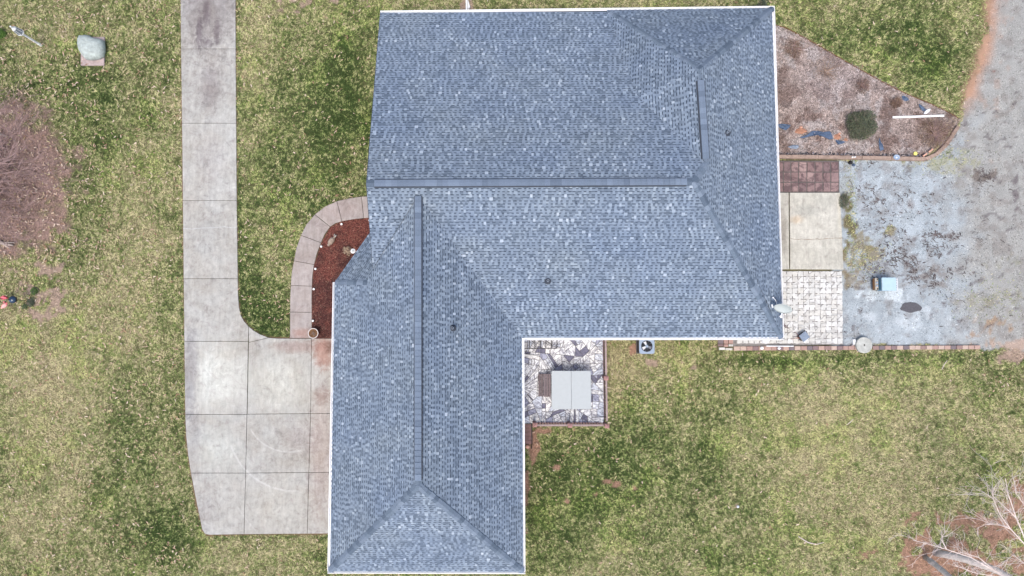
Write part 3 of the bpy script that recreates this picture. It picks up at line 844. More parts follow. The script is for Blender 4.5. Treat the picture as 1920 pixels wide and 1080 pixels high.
slab_set('concrete_pad', [[(1440, 360.5), (1479.5, 360.5), (1480.5, 505.5), (1440, 505.5)],
                         [(1480, 360.5), (1576, 360.5), (1582.5, 506), (1481, 505.5)]], 'slab', z1=0.10, gap=0.022)
ck = MB()
xs = [1482 + i * 7 for i in range(15)]
ys = [447, 448.5, 449, 448, 449.5, 449, 448.6, 447.8, 448.8, 448, 447, 447.5, 446, 446.5, 446]
for i in range(14):
    A, B = at(xs[i], ys[i], 0.104), at(xs[i + 1], ys[i + 1], 0.104)
    d = (B - A).normalized(); s = Vector((-d.y, d.x, 0)) * random.uniform(0.006, 0.013)
    ck.add([A - s, B - s, B + s, A + s], [(0, 1, 2, 3)])
tag(ck.build('concrete_pad_crack', M['rust']), kind='structure')

# ------------------------------------------------------------------ pavers, bricks, flagstones
def prism_part(name, poly, z0, z1, mat, parent, bevel=0.006):
    n = len(poly)
    ar = sum(poly[i][0] * poly[(i + 1) % n][1] - poly[(i + 1) % n][0] * poly[i][1] for i in range(n))
    if ar < 0: poly = poly[::-1]
    return MB().prism(poly, z0, z1, bevel=bevel).build(name, mat, parent)

# dull red square pavers
root = empty('red_paver_path'); tag(root, kind='structure')
prism_part('joint_sand', [at2(*p, 0.03) for p in [(1440, 301), (1573.5, 301), (1574, 361), (1440, 361)]], -0.05, 0.03, M['bedding'], root, 0)
cxs = [1440, 1455, 1469, 1483, 1497.5, 1513, 1528, 1543, 1557.5, 1573]
rys = [303, 322.5, 341.5, 360]
for j in range(3):
    for i in range(9):
        P = [(cxs[i] + 0.9, rys[j] + 0.9), (cxs[i + 1] - 0.9, rys[j] + 0.9), (cxs[i + 1] - 0.9, rys[j + 1] - 0.9), (cxs[i] + 0.9, rys[j + 1] - 0.9)]
        P = [(a + random.uniform(-0.4, 0.4), b + random.uniform(-0.4, 0.4)) for a, b in P]
        prism_part('paver', [at2(*p, 0.05) for p in P], -0.02, 0.05 + random.uniform(0, 0.014), M['red_paver'], root)

# moulded cream pavers: wavy cells on a 0.3 m grid, each with its broken sub-joints
root = empty('moulded_paver_patio'); tag(root, kind='structure')
prism_part('joint_sand', [at2(*p, 0.03) for p in [(1430, 508), (1577, 508), (1580, 646), (1373, 650), (1373, 630), (1430, 630)]], -0.05, 0.035, M['bedding_pale'], root, 0)
pitch = 10.45
def lattice(i, j):
    r1 = math.sin(i * 12.9 + j * 78.2) * 43758.5; r2 = math.sin(i * 39.3 + j * 11.1) * 24634.6
    return (1454 + i * pitch + (r1 - math.floor(r1) - 0.5) * 1.6 + (j * 0.12), 508.5 + j * pitch + (r2 - math.floor(r2) - 0.5) * 1.6)
def wavy(a, b, s):
    m1 = (a[0] * .7 + b[0] * .3, a[1] * .7 + b[1] * .3); m2 = (a[0] * .3 + b[0] * .7, a[1] * .3 + b[1] * .7)
    dx, dy = b[0] - a[0], b[1] - a[1]; L = math.hypot(dx, dy)
    return [a, (m1[0] - dy / L * s, m1[1] + dx / L * s), (m2[0] + dy / L * s, m2[1] - dx / L * s)]
cells = [(i, j) for j in range(13) for i in range(-1, 12)] + [(i, 12) for i in range(-7, -1)]
for (i, j) in cells:
    a, b, c, d = lattice(i, j), lattice(i + 1, j), lattice(i + 1, j + 1), lattice(i, j + 1)
    if j == 12:
        d = (d[0], min(d[1], 645)); c = (c[0], min(c[1], 645))
    sg = lambda p, q: 0.7 * math.sin((p[0] + q[0]) * 0.7 + (p[1] + q[1]) * 1.3)
    poly = wavy(a, b, sg(a, b)) + wavy(b, c, sg(b, c)) + wavy(c, d, -sg(c, d)) + wavy(d, a, -sg(d, a))
    if random.random() < 0.5:   # broken across: two stones
        k = 6
        k = random.choice([1, 2, 4, 5])
        halves = [poly[k:13 - k], poly[12 - k:] + poly[:k + 1]] if k < 3 else [poly[k:16 - k] if k == 4 else poly[5:11], (poly[11:] + poly[:5]) if k == 4 else (poly[10:] + poly[:6])]
    else:
        halves = [poly]
    for h in halves:
        w = [at2(*p, 0.06) for p in h]
        n = len(w)
        ar = sum(w[q][0] * w[(q + 1) % n][1] - w[(q + 1) % n][0] * w[q][1] for q in range(n))
        if ar < 0: w = w[::-1]
        w = inset_poly(w, 0.010)
        prism_part('stone', w, 0.0, 0.06 + random.uniform(-0.004, 0.008), M['cobble'], root, 0.006)

# brick edging along the lawn
root = empty('brick_edging', at(1600, 652)); tag(root, 'single row of mixed red and brown bricks edging the lawn', 'edging')
x = 1376.0
inv = -root.location
while x < 1838:
    w_ = random.choice([10.5, 11, 11.5, 12])
    if not (1606 < x < 1634):
        t = (x - 1376) / 462
        yt, yb = 649.5 - t * 2.0, 657.3 - t * 2.6
        P = [(x + .35, yt), (x + w_ - .35, yt - 0.05), (x + w_ - .35, yb - 0.05), (x + .35, yb)]
        o = prism_part('brick', [at2(*p, 0.1) for p in P], -0.04, 0.10 + random.uniform(-0.008, 0.012), M['edge_brick'], root, 0.008)
        o.location = inv
    x += w_
# little brick pad by the eave
root = empty('brick_pad', at(1360, 648)); tag(root, 'small pad of dull red bricks at the end of the brick edging', 'paving')
inv = -root.location
for (x0, y0, x1, y1, mm) in [(1346, 633, 1357, 645, 'edge_brick'), (1357, 633, 1366, 645, 'edge_brick'), (1366, 633, 1375, 645, 'edge_brick'), (1346, 645, 1357, 650, 'edge_brick'), (1357, 645, 1366, 651, 'edge_brick'), (1366, 645, 1375, 650, 'cobble'), (1348, 651, 1360, 656.5, 'cobble'), (1360, 652, 1374, 657, 'cobble')]:
    P = [(x0 + .5, y0 + .5), (x1 - .5, y0 + .5), (x1 - .5, y1 - .5), (x0 + .5, y1 - .5)]
    prism_part('brick', [at2(*p, 0.07) for p in P], -0.03, 0.07 + random.uniform(-.005, .008), M[mm], root, 0.008).location = inv

# planting-bed timber edge
root = empty('timber_edging', at(1600, 295)); tag(root, 'weathered timber edging between the planting bed and the gravel', 'edging')
inv = -root.location
TE = [(1452, 293), (1535, 293.7), (1617, 295), (1672, 296), (1737, 297.5), (1757, 288.5), (1776, 270), (1789, 250), (1798, 236)]
for a, b in zip(TE[:-1], TE[1:]):
    A, B = at(*a, 0.2), at(*b, 0.2)
    d = (B - A).normalized()
    s = Vector((-d.y, d.x, 0)) * 0.10
    A2, B2 = A + d * 0.006, B - d * 0.006
    P = [A2 - s, B2 - s, B2 + s, A2 + s]
    prism_part('timber', [(p.x, p.y) for p in P], -0.04, 0.2 + random.uniform(-.012, .012), M['timber'], root, 0.02).location = inv
# thin black plastic strip along the upper side of the bed
root = MB()
SE = [(1453, 47), (1475, 52), (1500, 66), (1530, 82), (1560, 100), (1592, 118), (1620, 134), (1660, 156), (1700, 176), (1735, 190), (1760, 201), (1782, 212), (1797, 221)]
for a, b in zip(SE[:-1], SE[1:]):
    A, B = at(*a, 0.05), at(*b, 0.05)
    d = (B - A).normalized(); s = Vector((-d.y, d.x, 0)) * 0.018
    root.prism([(p.x, p.y) for p in (A - s, B - s, B + s, A + s)], -0.05, 0.06)
tag(root.build('edging_strip', M['rust']), 'thin dark edging strip between bed and the upper lawn', 'edging')

# ------------------------------------------------------------------ the house
EZ = 2.9
MR = 3.80                       # main ridge above the eave
NW, NE, SE_, SI = at(713, 24, EZ), at(1449, 15, EZ), at(1466, 633, EZ), at(979, 634, EZ)
RW, RE = at(687, 344, EZ + MR), at(1302, 341, EZ + MR)
PN = plane(NW, at(1300, 16.5, EZ), (RW + RE) / 2)
PS = plane(SI, SE_, (RW + RE) / 2)
PE = plane(NE, SE_, RE)
A_ = on_plane(1312, 130, PE); B_ = at(1324, 308, EZ + 3.46); C_ = at(1138, 19, EZ)
G0 = on_plane(784, 366, PS)
GZ = G0.z
G1 = at(784, 910, GZ)
WN, WS, WE = at(628, 529, EZ), at(618, 1071, EZ), at(981, 1072, EZ)
PW = plane(WN, WS, (G0 + G1) / 2)
PWE = plane(WE, SI, (G0 + G1) / 2)
PWS = plane(WS, WE, G1)
RK = on_plane(699, 503, PS)          # end of the left rake
RK_W = on_plane(699, 503, PW)
K2 = on_plane(688, 530, PW)
E1 = at(693, 437, EZ)
PK = plane(WN, E1, K2)
K3 = on_plane(699, 503, PK)
K4 = on_plane(694, 440, PK)
V_ = on_plane(1196, 180, PN)
B_N = on_plane(1324, 308, PN)
print('ROOF main rise', MR, 'N-S ridge z', round(A_.z - EZ, 2), round(B_.z - EZ, 2), 'B on N', round(B_N.z - EZ, 2), 'wing', round(GZ - EZ, 2), 'K2', round(K2.z - EZ, 2), 'K3', round(K3.z - EZ, 2), 'RK', round(RK.z - EZ, 2), 'RKW', round(RK_W.z - EZ, 2))

house = empty('house', (0, 0, 0))
tag(house, 'L-shaped house under a blue grey shingle roof in the middle of the plot', 'house')

# shingle material: granule colour per tab
def shingle_mat():
    m, nt, b = new_mat('asphalt_shingle_granules', 0.92, 0.15)
    a = nd(nt, 'ShaderNodeAttribute', attribute_name='tone')
    c = ramp(nt, a.outputs['Fac'], [(0.0, (0.032, 0.045, 0.068)), (0.22, (0.115, 0.15, 0.20)), (0.5, (0.205, 0.26, 0.335)), (0.78, (0.29, 0.355, 0.435)), (1.0, (0.45, 0.52, 0.61))])
    p = world_pos(nt)
    n1 = noise(nt, p, 170, 2, 0.6)
    n2 = noise(nt, p, 0.35, 4, 0.6)
    c = rgbmix(nt, 1.0, c, ramp(nt, n1, [(0.25, (0.84,) * 3), (0.75, (1.14,) * 3)]), 'MULTIPLY')
    c = rgbmix(nt, 1.0, c, ramp(nt, n2, [(0.3, (0.93, 0.95, 1.0)), (0.7, (1.08, 1.05, 1.0))]), 'MULTIPLY')
    nt.links.new(c, b.inputs['Base Color'])
    bump(nt, b, n1, 0.3, 0.004)
    return m
M['shingle'] = shingle_mat()
M['deckboard'] = simple('roof_deck_underlay', (0.05, 0.06, 0.075), 0.95, 0.2, 4)

def clip_rect(poly, u0, u1, v0, v1):
    def cut(P, f):
        out = []
        n = len(P)
        for i in range(n):
            a, b = P[i], P[(i + 1) % n]
            fa, fb = f(a), f(b)
            if fa >= 0: out.append(a)
            if (fa >= 0) != (fb >= 0):
                t = fa / (fa - fb)
                out.append((a[0] + (b[0] - a[0]) * t, a[1] + (b[1] - a[1]) * t))
        return out
    for f in (lambda p: p[0] - u0, lambda p: u1 - p[0], lambda p: p[1] - v0, lambda p: v1 - p[1]):
        poly = cut(poly, f)
        if len(poly) < 3: return []
    return poly

def pip(u, v, P):
    c = False
    n = len(P)
    for i in range(n):
        x0, y0 = P[i]; x1, y1 = P[(i + 1) % n]
        if (y0 > v) != (y1 > v) and u < (x1 - x0) * (v - y0) / (y1 - y0) + x0: c = not c
    return c

EXPO = 0.1435
CELL = 0.105
roof_deck = MB()
FACETS = []
def facet(pts, eave_dir, seed, origin=None):
    """pts: 3-D polygon, eave_dir: direction of the courses"""
    n = Vector((0, 0, 0))
    for i in range(len(pts)):
        n += pts[i].cross(pts[(i + 1) % len(pts)])
    n.normalize()
    if n.z < 0: n = -n
    u = (eave_dir - n * eave_dir.dot(n)).normalized()
    v = n.cross(u)
    if v.z < 0: u, v = -u, n.cross(-u)
    o = min(pts, key=lambda p: p.dot(v)) if origin is None else origin
    P2 = [((p - o).dot(u), (p - o).dot(v)) for p in pts]
    off = sum((p - o).dot(n) for p in pts) / len(pts)
    rr = random.Random(seed)
    u0, u1 = min(p[0] for p in P2), max(p[0] for p in P2)
    v1 = max(p[1] for p in P2)
    vs, fs, tn = [], [], []
    def put(poly, v0, top, lift_lo, lift_hi, tone, skirt=True):
        base = len(vs)
        for (a, b) in poly:
            k = (b - v0) / max(1e-6, top - v0)
            vs.append(o + u * a + v * b + n * (off + lift_lo * (1 - k) + lift_hi * k))
        m = len(poly)
        fs.append(tuple(range(base, base + m))); tn.append(tone)
        return base
    rows = int(v1 / EXPO) + 1
    for r in range(rows):
        va, vb = r * EXPO, (r + 1) * EXPO
        a = u0 - rr.uniform(0, 0.2)
        tooth = rr.random() < 0.5
        rowt = rr.gauss(0, 0.02)
        light_run = 0
        while a < u1:
            w = CELL * rr.choice([0.95, 1.05, 1.05, 1.1, 1.5]) if tooth else CELL * rr.choice([0.95, 1.05, 1.1, 1.5])
            b = a + w
            g = fbm1(a * 0.9 + seed * 3.1, r * 0.16 + seed)
            q = rr.random()
            if tooth:
                tone = 0.50 + rr.gauss(0, 0.07) + rowt
                if q < 0.05 + 0.42 * max(0, g - 0.45): tone = 0.79 + rr.gauss(0, 0.07)
                elif q > 0.90 - 0.30 * max(0, 0.5 - g): tone = 0.27 + rr.gauss(0, 0.05)
            else:
                tone = 0.42 + rr.gauss(0, 0.06) + rowt
                if q > 0.93: tone = 0.72
                elif q < 0.10: tone = 0.28
            tone = min(1, max(0.02, tone))
            inside = all(pip(x, y, P2) for x, y in ((a, va), (b, va), (b, vb), (a, vb)))
            if inside:
                quads = [[(a, va), (b, va), (b, vb), (a, vb)]]
            else:
                c = clip_rect(P2, a, b, va, vb)
                quads = [c] if len(c) >= 3 else []
            lo = 0.017 if tooth else 0.008
            for Q in quads:
                base = put(Q, va, vb, lo, 0.0, tone)
                if inside:
                    # lower edge of the tab: a real step down to the course below
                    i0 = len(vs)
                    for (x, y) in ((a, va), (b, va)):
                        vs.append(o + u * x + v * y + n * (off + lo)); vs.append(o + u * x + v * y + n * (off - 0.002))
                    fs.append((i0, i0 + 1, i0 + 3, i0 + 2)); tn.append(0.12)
                    if tooth:
                        for x in (a, b):
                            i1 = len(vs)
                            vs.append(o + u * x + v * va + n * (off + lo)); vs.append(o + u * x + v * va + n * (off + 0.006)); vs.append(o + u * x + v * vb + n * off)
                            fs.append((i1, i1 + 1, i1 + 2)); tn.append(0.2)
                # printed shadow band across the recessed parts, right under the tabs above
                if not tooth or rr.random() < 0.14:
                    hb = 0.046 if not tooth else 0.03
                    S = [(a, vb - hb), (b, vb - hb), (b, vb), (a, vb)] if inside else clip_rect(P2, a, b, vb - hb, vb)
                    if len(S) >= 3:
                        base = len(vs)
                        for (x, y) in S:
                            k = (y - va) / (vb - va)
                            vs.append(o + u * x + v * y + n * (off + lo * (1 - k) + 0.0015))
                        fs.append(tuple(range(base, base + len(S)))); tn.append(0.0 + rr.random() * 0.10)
            a = b
            tooth = not tooth
    me = bpy.data.meshes.new('shingles')
    me.from_pydata([tuple(p) for p in vs], [], fs)
    at_ = me.attributes.new('tone', 'FLOAT', 'FACE')
    at_.data.foreach_set('value', tn)
    me.materials.append(M['shingle'])
    FACETS.append((me, n))
    # deck board under the facet
    m = len(pts)
    prj = [o + u * a + v * b + n * off for a, b in P2]
    top = [p - n * 0.012 for p in prj]; bot = [p - n * 0.11 for p in prj]
    roof_deck.add(top + bot, [tuple(range(m)), tuple(range(2 * m - 1, m - 1, -1))] + [(i, m + i, m + (i + 1) % m, (i + 1) % m) for i in range(m)])
    return me

_tab = [[random.random() for _ in range(64)] for _ in range(64)]
def fbm1(x, y):
    ix, iy = math.floor(x), math.floor(y); fx, fy = x - ix, y - iy
    g = lambda i, j: _tab[i % 64][j % 64]
    return (g(ix, iy) * (1 - fx) + g(ix + 1, iy) * fx) * (1 - fy) + (g(ix, iy + 1) * (1 - fx) + g(ix + 1, iy + 1) * fx) * fy

XD, YD = Vector((1, 0, 0)), Vector((0, 1, 0))
facet([NW, C_, V_, B_, RE, RW], XD, 1, origin=NW)
facet([RW, RE, SE_, SI, G0, RK], XD, 2, origin=SE_)
facet([NE, A_, B_, SE_], (SE_ - NE), 3, origin=NE)
facet([B_, RE, SE_], (SE_ - NE), 3, origin=NE)
facet([C_, NE, A_], (NE - C_), 4, origin=C_)
facet([A_, C_, V_], (B_ - A_), 5)
facet([A_, V_, B_], (B_ - A_), 6)
facet([G0, G1, WS, WN, K2, RK_W], (WS - WN), 7, origin=WS)
facet([G0, SI, WE, G1], (WE - SI), 8, origin=WE)
facet([WS, WE, G1], (WE - WS), 9, origin=WS)
facet([WN, E1, K4, K3, K2], (E1 - WN), 10, origin=WN)

roof = roof_deck.build('roof', M['deckboard'], house)
for me, n in FACETS:
    tag(link_mesh('shingles', me, roof), kind='stuff')

# ridge and hip caps
def cap_mesh(da, db, ln, wd, lift=0.0):
    """a folded shingle: ridge along local X; da, db = drop of the two wings"""
    h = 0.014
    vs = []
    for x, z in ((0, h + 0.032), (ln, h)):
        vs += [(x, -wd, z - da), (x, 0, z), (x, wd, z - db)]
    for x in (0, ln):
        vs += [(x, -wd, -da - 0.006), (x, 0, -0.006), (x, wd, -db - 0.006)]
    fs = [(0, 3, 4, 1), (1, 4, 5, 2), (0, 1, 7, 6), (1, 2, 8, 7), (3, 9, 10, 4), (4, 10, 11, 5), (0, 6, 9, 3), (2, 5, 11, 8)]
    me = bpy.data.meshes.new('ridge_cap')
    me.from_pydata(vs, [], fs)
    return me

CAP_MATS = []
for k, t in enumerate((0.40, 0.5, 0.60, 0.46, 0.32)):
    base = [(0.14, 0.182, 0.245), (0.155, 0.20, 0.27), (0.175, 0.225, 0.30), (0.148, 0.192, 0.258), (0.122, 0.16, 0.22)][k]
    CAP_MATS.append(simple('cap_granules', base, 0.92, 0.14, 30, bmp=0.3))

CAP_HIP = [simple('hip_cap_granules', c, 0.92, 0.2, 24, bmp=0.3) for c in ((0.10, 0.135, 0.185), (0.135, 0.178, 0.235), (0.19, 0.24, 0.31), (0.16, 0.205, 0.27))]
def caps(a, b, na, nb, wd=0.17, step=0.23, lift=0.012, flat=False):
    """folded caps from a (low end) to b (high end)"""
    d = (b - a); L = d.length; d.normalize()
    side = d.cross(Vector((0, 0, 1))).normalized()       # local -Y side
    up = side.cross(d).normalized()
    # drop of each wing from the facet normals
    def drop(nrm, s):
        # move wd along s, stay on the plane: up component
        return -(-(s.dot(nrm)) / up.dot(nrm)) * wd
    s1 = side; s2 = -side
    if (na.dot(s1) < nb.dot(s1)): na, nb = nb, na
    da = -(-(s1 * 1.0).dot(na) / up.dot(na)) * wd
    db = -(-(s2 * 1.0).dot(nb) / up.dot(nb)) * wd
    if flat: da = db = 0.02
    n = max(1, int(L / step)); st = L / n
    meshes = []
    for mt in (CAP_MATS if flat else CAP_HIP + CAP_MATS[:1]):
        me = cap_mesh(da, db, st * 1.12, wd); me.materials.append(mt); meshes.append(me)
    R = Matrix((d, -side, up)).transposed()
    for i in range(n):
        o = bpy.data.objects.new('ridge_cap', random.choices(meshes, [2, 4, 2, 3, 1])[0])
        COL.objects.link(o); o.parent = roof
        j = Matrix.Rotation(random.uniform(-0.09, 0.09), 3, 'Z') if not flat else Matrix.Identity(3)
        o.matrix_local = Matrix.Translation(a + d * (st * i) + up * (lift + random.uniform(-0.002, 0.004))) @ (R @ j).to_4x4()

nN, nS, nE, nT = PN[0], PS[0], PE[0], plane(C_, NE, A_)[0]
nWf = plane(A_, C_, B_)[0]
caps(C_ + (A_ - C_) * 0.04, A_, nT, nWf, 0.15, 0.25)
caps(NE, A_, nT, nE, 0.15, 0.25)
caps(SE_, RE, nS, nE, 0.16, 0.25)
caps(B_, RE, nN, nE, 0.17, 0.25)
caps(WS, G1, PW[0], PWS[0], 0.15, 0.25)
caps(WE, G1, PWE[0], PWS[0], 0.15, 0.25)
caps(WN + (K2 - WN) * 0.03, K2, PW[0], PK[0], 0.12, 0.22)

def ridge_vent(a, b, na, nb, t0, t1):
    d = b - a
    p0, p1 = a + d * t0, a + d * t1
    if t0 > 0.003: caps(a, p0, na, nb, 0.16, 0.24)
    if t1 < 0.997: caps(p1, b, na, nb, 0.16, 0.24)
    dn = d.normalized(); side = dn.cross(Vector((0, 0, 1))).normalized()
    L = (p1 - p0).length
    # plastic baffle body with open dark sides
    mb = MB()
    w, zt = 0.188, 0.05
    for sgn in (-1, 1):
        pass
    prof = [(-w, -0.10), (-w, zt - 0.035), (0, zt), (w, zt - 0.035), (w, -0.10)]
    vs = []
    for q in (p0, p1):
        for (y, z) in prof: vs.append(q + side * y + Vector((0, 0, z)))
    fs = [(i, i + 1, 5 + i + 1, 5 + i) for i in range(4)] + [(0, 1, 2, 3, 4), (9, 8, 7, 6, 5)]
    mb.add(vs, fs)
    v = mb.build('ridge_vent', M['flash'], roof)
    caps(p0 + Vector((0, 0, zt + 0.002)), p1 + Vector((0, 0, zt + 0.002)), na, nb, 0.148, 0.25, lift=0.004, flat=True)
ridge_vent(RW, RE, nN, nS, 0.025, 0.975)
ridge_vent(G0, G1, PW[0], PWE[0], 0.004, 0.982)
ridge_vent(A_, B_, nWf, nE, 0.12, 0.94)

# gutters
def gutter(a, b, out, ext0=0.0, ext1=0.0):
    d = (b - a).normalized()
    a = a - d * ext0; b = b + d * ext1
    out = (out - d * out.dot(d)).normalized()
    Z = Vector((0, 0, 1))
    sec = [(0.0, -0.005), (0.0, -0.13), (0.075, -0.13), (0.115, -0.02), (0.115, 0.0), (0.085, 0.0), (0.085, -0.018), (0.06, -0.11), (0.012, -0.11), (0.012, -0.005)]
    mb = MB()
    vs = []
    for q in (a, b):
        for (y, z) in sec: vs.append(q + out * (y - 0.012) + Z * (z + 0.015))
    m = len(sec)
    mb.add(vs, [(i, (i + 1) % m, m + (i + 1) % m, m + i) for i in range(m)] + [(3, 2, 1, 0), (6, 5, 4, 3), (9, 8, 7, 2), (m + 0, m + 1, m + 2, m + 3)])
    mb.build('gutter', M['white'], house)
    # fascia board behind it
    fb = MB()
    vs = []
    for q in (a + d * 0.02, b - d * 0.02):
        for (y, z) in [(-0.06, -0.17), (-0.016, -0.17), (-0.016, -0.0), (-0.06, -0.02)]: vs.append(q + out * y + Z * z)
    fb.add(vs, [(0, 1, 5, 4), (1, 2, 6, 5), (2, 3, 7, 6), (3, 0, 4, 7), (3, 2, 1, 0), (4, 5, 6, 7)])
    fb.build('fascia', M['white'], house)
gutter(NW, NE, YD, 0.0, 0.10)
gutter(NE, SE_, XD, 0, 0)
gutter(SE_, SI, -YD, 0.10, -0.10)
gutter(SI, WE, XD, 0, 0)
gutter(WE, WS, -YD, 0.10, 0.10)
gutter(WS, WN, -XD, 0, 0)

# walls: set back under the eaves
def wall_ring():
    pts = [at(735, 50, EZ), at(1415, 42, EZ), at(1432, 612, EZ), at(962, 612, EZ), at(965, 1045, EZ), at(645, 1045, EZ), at(652, 548, EZ), at(722, 470, EZ), at(722, 345, EZ)]
    for i in range(len(pts)):
        a, b = pts[i], pts[(i + 1) % len(pts)]
        d = (b - a); n_ = Vector((-d.y, d.x, 0)).normalized() * 0.09
        top = EZ - 0.12
        MB().prism([(p.x, p.y) for p in (a - n_, b - n_, b + n_, a + n_)], -0.05, top - 0.003 * i).build('wall', M['brick_wall'], house)
    # gable infill under the left rake
    g = MB()
    a, b, c = pts[0], pts[8], pts[7]
    gx = a.x
    w0 = Vector((gx, a.y, EZ - 0.15)); w2 = Vector((gx, c.y, EZ - 0.15)); rd = Vector((gx, RW.y, RW.z - 0.2))
    ov = Vector((0.12, 0, 0))
    g.add([w0, w2, rd, w0 + ov, w2 + ov, rd + ov], [(0, 1, 2), (5, 4, 3), (0, 3, 4, 1), (1, 4, 5, 2), (2, 5, 3, 0)])
    g.build('gable', M['white'], house)
    # closed soffit
    s = MB()
    for P in ([NW, NE, SE_, SI, at(784, 634, EZ), at(700, 345, EZ)], [SI, WE, WS, WN, E1, at(784, 634, EZ)]):
        q = [(p.x, p.y) for p in P]
        s.prism(inset_poly(q if sum(q[i][0] * q[(i + 1) % len(q)][1] - q[(i + 1) % len(q)][0] * q[i][1] for i in range(len(q))) > 0 else q[::-1], 0.07), EZ - 0.165 - 0.004 * len(s.v) / 12, EZ - 0.15)
    s.build('soffit', M['white'], house)
wall_ring()
# rake boards at the gable
for a, b, nn in ((NW, RW, nN), (RW, RK, nS)):
    d = b - a
    side = Vector((-1, 0, 0))
    mb = MB()
    vs = []
    for q in (a, b):
        for (y, z) in [(0.0, -0.15), (0.022, -0.15), (0.022, -0.012), (0.0, -0.012)]: vs.append(q + side * y + Vector((0, 0, z)))
    mb.add(vs, [(0, 1, 5, 4), (1, 2, 6, 5), (2, 3, 7, 6), (3, 0, 4, 7), (3, 2, 1, 0), (4, 5, 6, 7)])
    mb.build('rake_board', M['deckboard'], house)

# plumbing vents
for (px, py, pl) in ((1362, 250, PE), (1027, 527, PS), (849, 615, PWE)):
    p = on_plane(px, py, pl)
    nrm = pl[0]
    q = nrm.to_track_quat('Z', 'Y').to_matrix()
    col = MB()
    ring = []
    col.lathe([(0.155, -0.03), (0.15, 0.02), (0.085, 0.06), (0.075, 0.14), (0.0, 0.14)], n=16)
    o = col.build('vent_boot', M['flash'], house); o.location = p + nrm * 0.05; o.rotation_mode = 'QUATERNION'; o.rotation_quaternion = nrm.to_track_quat('Z', 'Y')
    pp = MB(); pp.lathe([(0.058, 0.0), (0.058, 0.36), (0.042, 0.36), (0.042, 0.12), (0.0, 0.12)], n=14)
    pp.build('vent_pipe', simple('vent_pipe_grey', (0.3, 0.35, 0.42), 0.5, 0.1, 10), house, loc=p)

# ------------------------------------------------------------------ back deck with flagstones, spa, rails
DZ = 0.75
deck = empty('patio_deck', at(1055, 715, DZ)); deck.location.z = 0
tag(deck, 'raised patio paved with grey and white marble flagstones behind the house', 'patio')
dinv = -deck.location
DP = [(966, 622), (1131, 622), (1132.5, 794), (976, 794)]
prism_part('platform', [at2(*p, DZ) for p in DP], -0.05, DZ - 0.03, M['bedding'], deck, 0).location = dinv

def split_poly(P, area_max, rr, out, depth=0):
    n = len(P)
    ar = abs(sum(P[i][0] * P[(i + 1) % n][1] - P[(i + 1) % n][0] * P[i][1] for i in range(n))) / 2
    cx = sum(p[0] for p in P) / n; cy = sum(p[1] for p in P) / n
    if ar < area_max * rr.choice([0.35, 0.7, 1.0, 1.6]) or depth > 12:
        out.append(P); return
    # longest axis
    far = max(((P[i], P[j]) for i in range(n) for j in range(i)), key=lambda q: (q[0][0] - q[1][0]) ** 2 + (q[0][1] - q[1][1]) ** 2)
    dx, dy = far[0][0] - far[1][0], far[0][1] - far[1][1]
    le = max(((P[i], P[(i + 1) % n]) for i in range(n)), key=lambda q: (q[0][0] - q[1][0]) ** 2 + (q[0][1] - q[1][1]) ** 2)
    ang = math.atan2(le[1][1] - le[0][1], le[1][0] - le[0][0]) + math.pi / 2 + rr.gauss(0, 0.10)
    if depth < 4: ang += rr.uniform(-0.75, 0.75)
    elif rr.random() < 0.25: ang += math.pi / 2
    nx_, ny_ = -math.sin(ang), math.cos(ang)
    c = nx_ * (cx + rr.gauss(0, 0.05)) + ny_ * (cy + rr.gauss(0, 0.05))
    f = lambda p: nx_ * p[0] + ny_ * p[1] - c
    A, B = [], []
    for i in range(n):
        a, b = P[i], P[(i + 1) % n]
        fa, fb = f(a), f(b)
        (A if fa >= 0 else B).append(a)
        if (fa >= 0) != (fb >= 0):
            t = fa / (fa - fb); q = (a[0] + (b[0] - a[0]) * t, a[1] + (b[1] - a[1]) * t)
            A.append(q); B.append(q)
    if len(A) < 3 or len(B) < 3: out.append(P); return
    split_poly(A, area_max, rr, out, depth + 1); split_poly(B, area_max, rr, out, depth + 1)
pieces = []
split_poly([at2(*p, DZ) for p in DP], 0.19, random.Random(5), pieces)
tx0, ty1 = at2(1036, 703, DZ); tx1, ty0 = at2(1100, 765, DZ)
nst = 0
for P in pieces:
    n = len(P)
    cx = sum(p[0] for p in P) / n; cy = sum(p[1] for p in P) / n
    if all(tx0 < p[0] < tx1 and ty0 < p[1] < ty1 for p in P): continue
    ar = sum(P[i][0] * P[(i + 1) % n][1] - P[(i + 1) % n][0] * P[i][1] for i in range(n))
    if ar < 0: P = P[::-1]
    if abs(ar) < 0.006: continue
    Q = inset_poly(P, 0.011)
    prism_part('flagstone', Q, DZ - 0.03, DZ + random.uniform(0, 0.012), M['marble'], deck, 0.004).location = dinv
    nst += 1

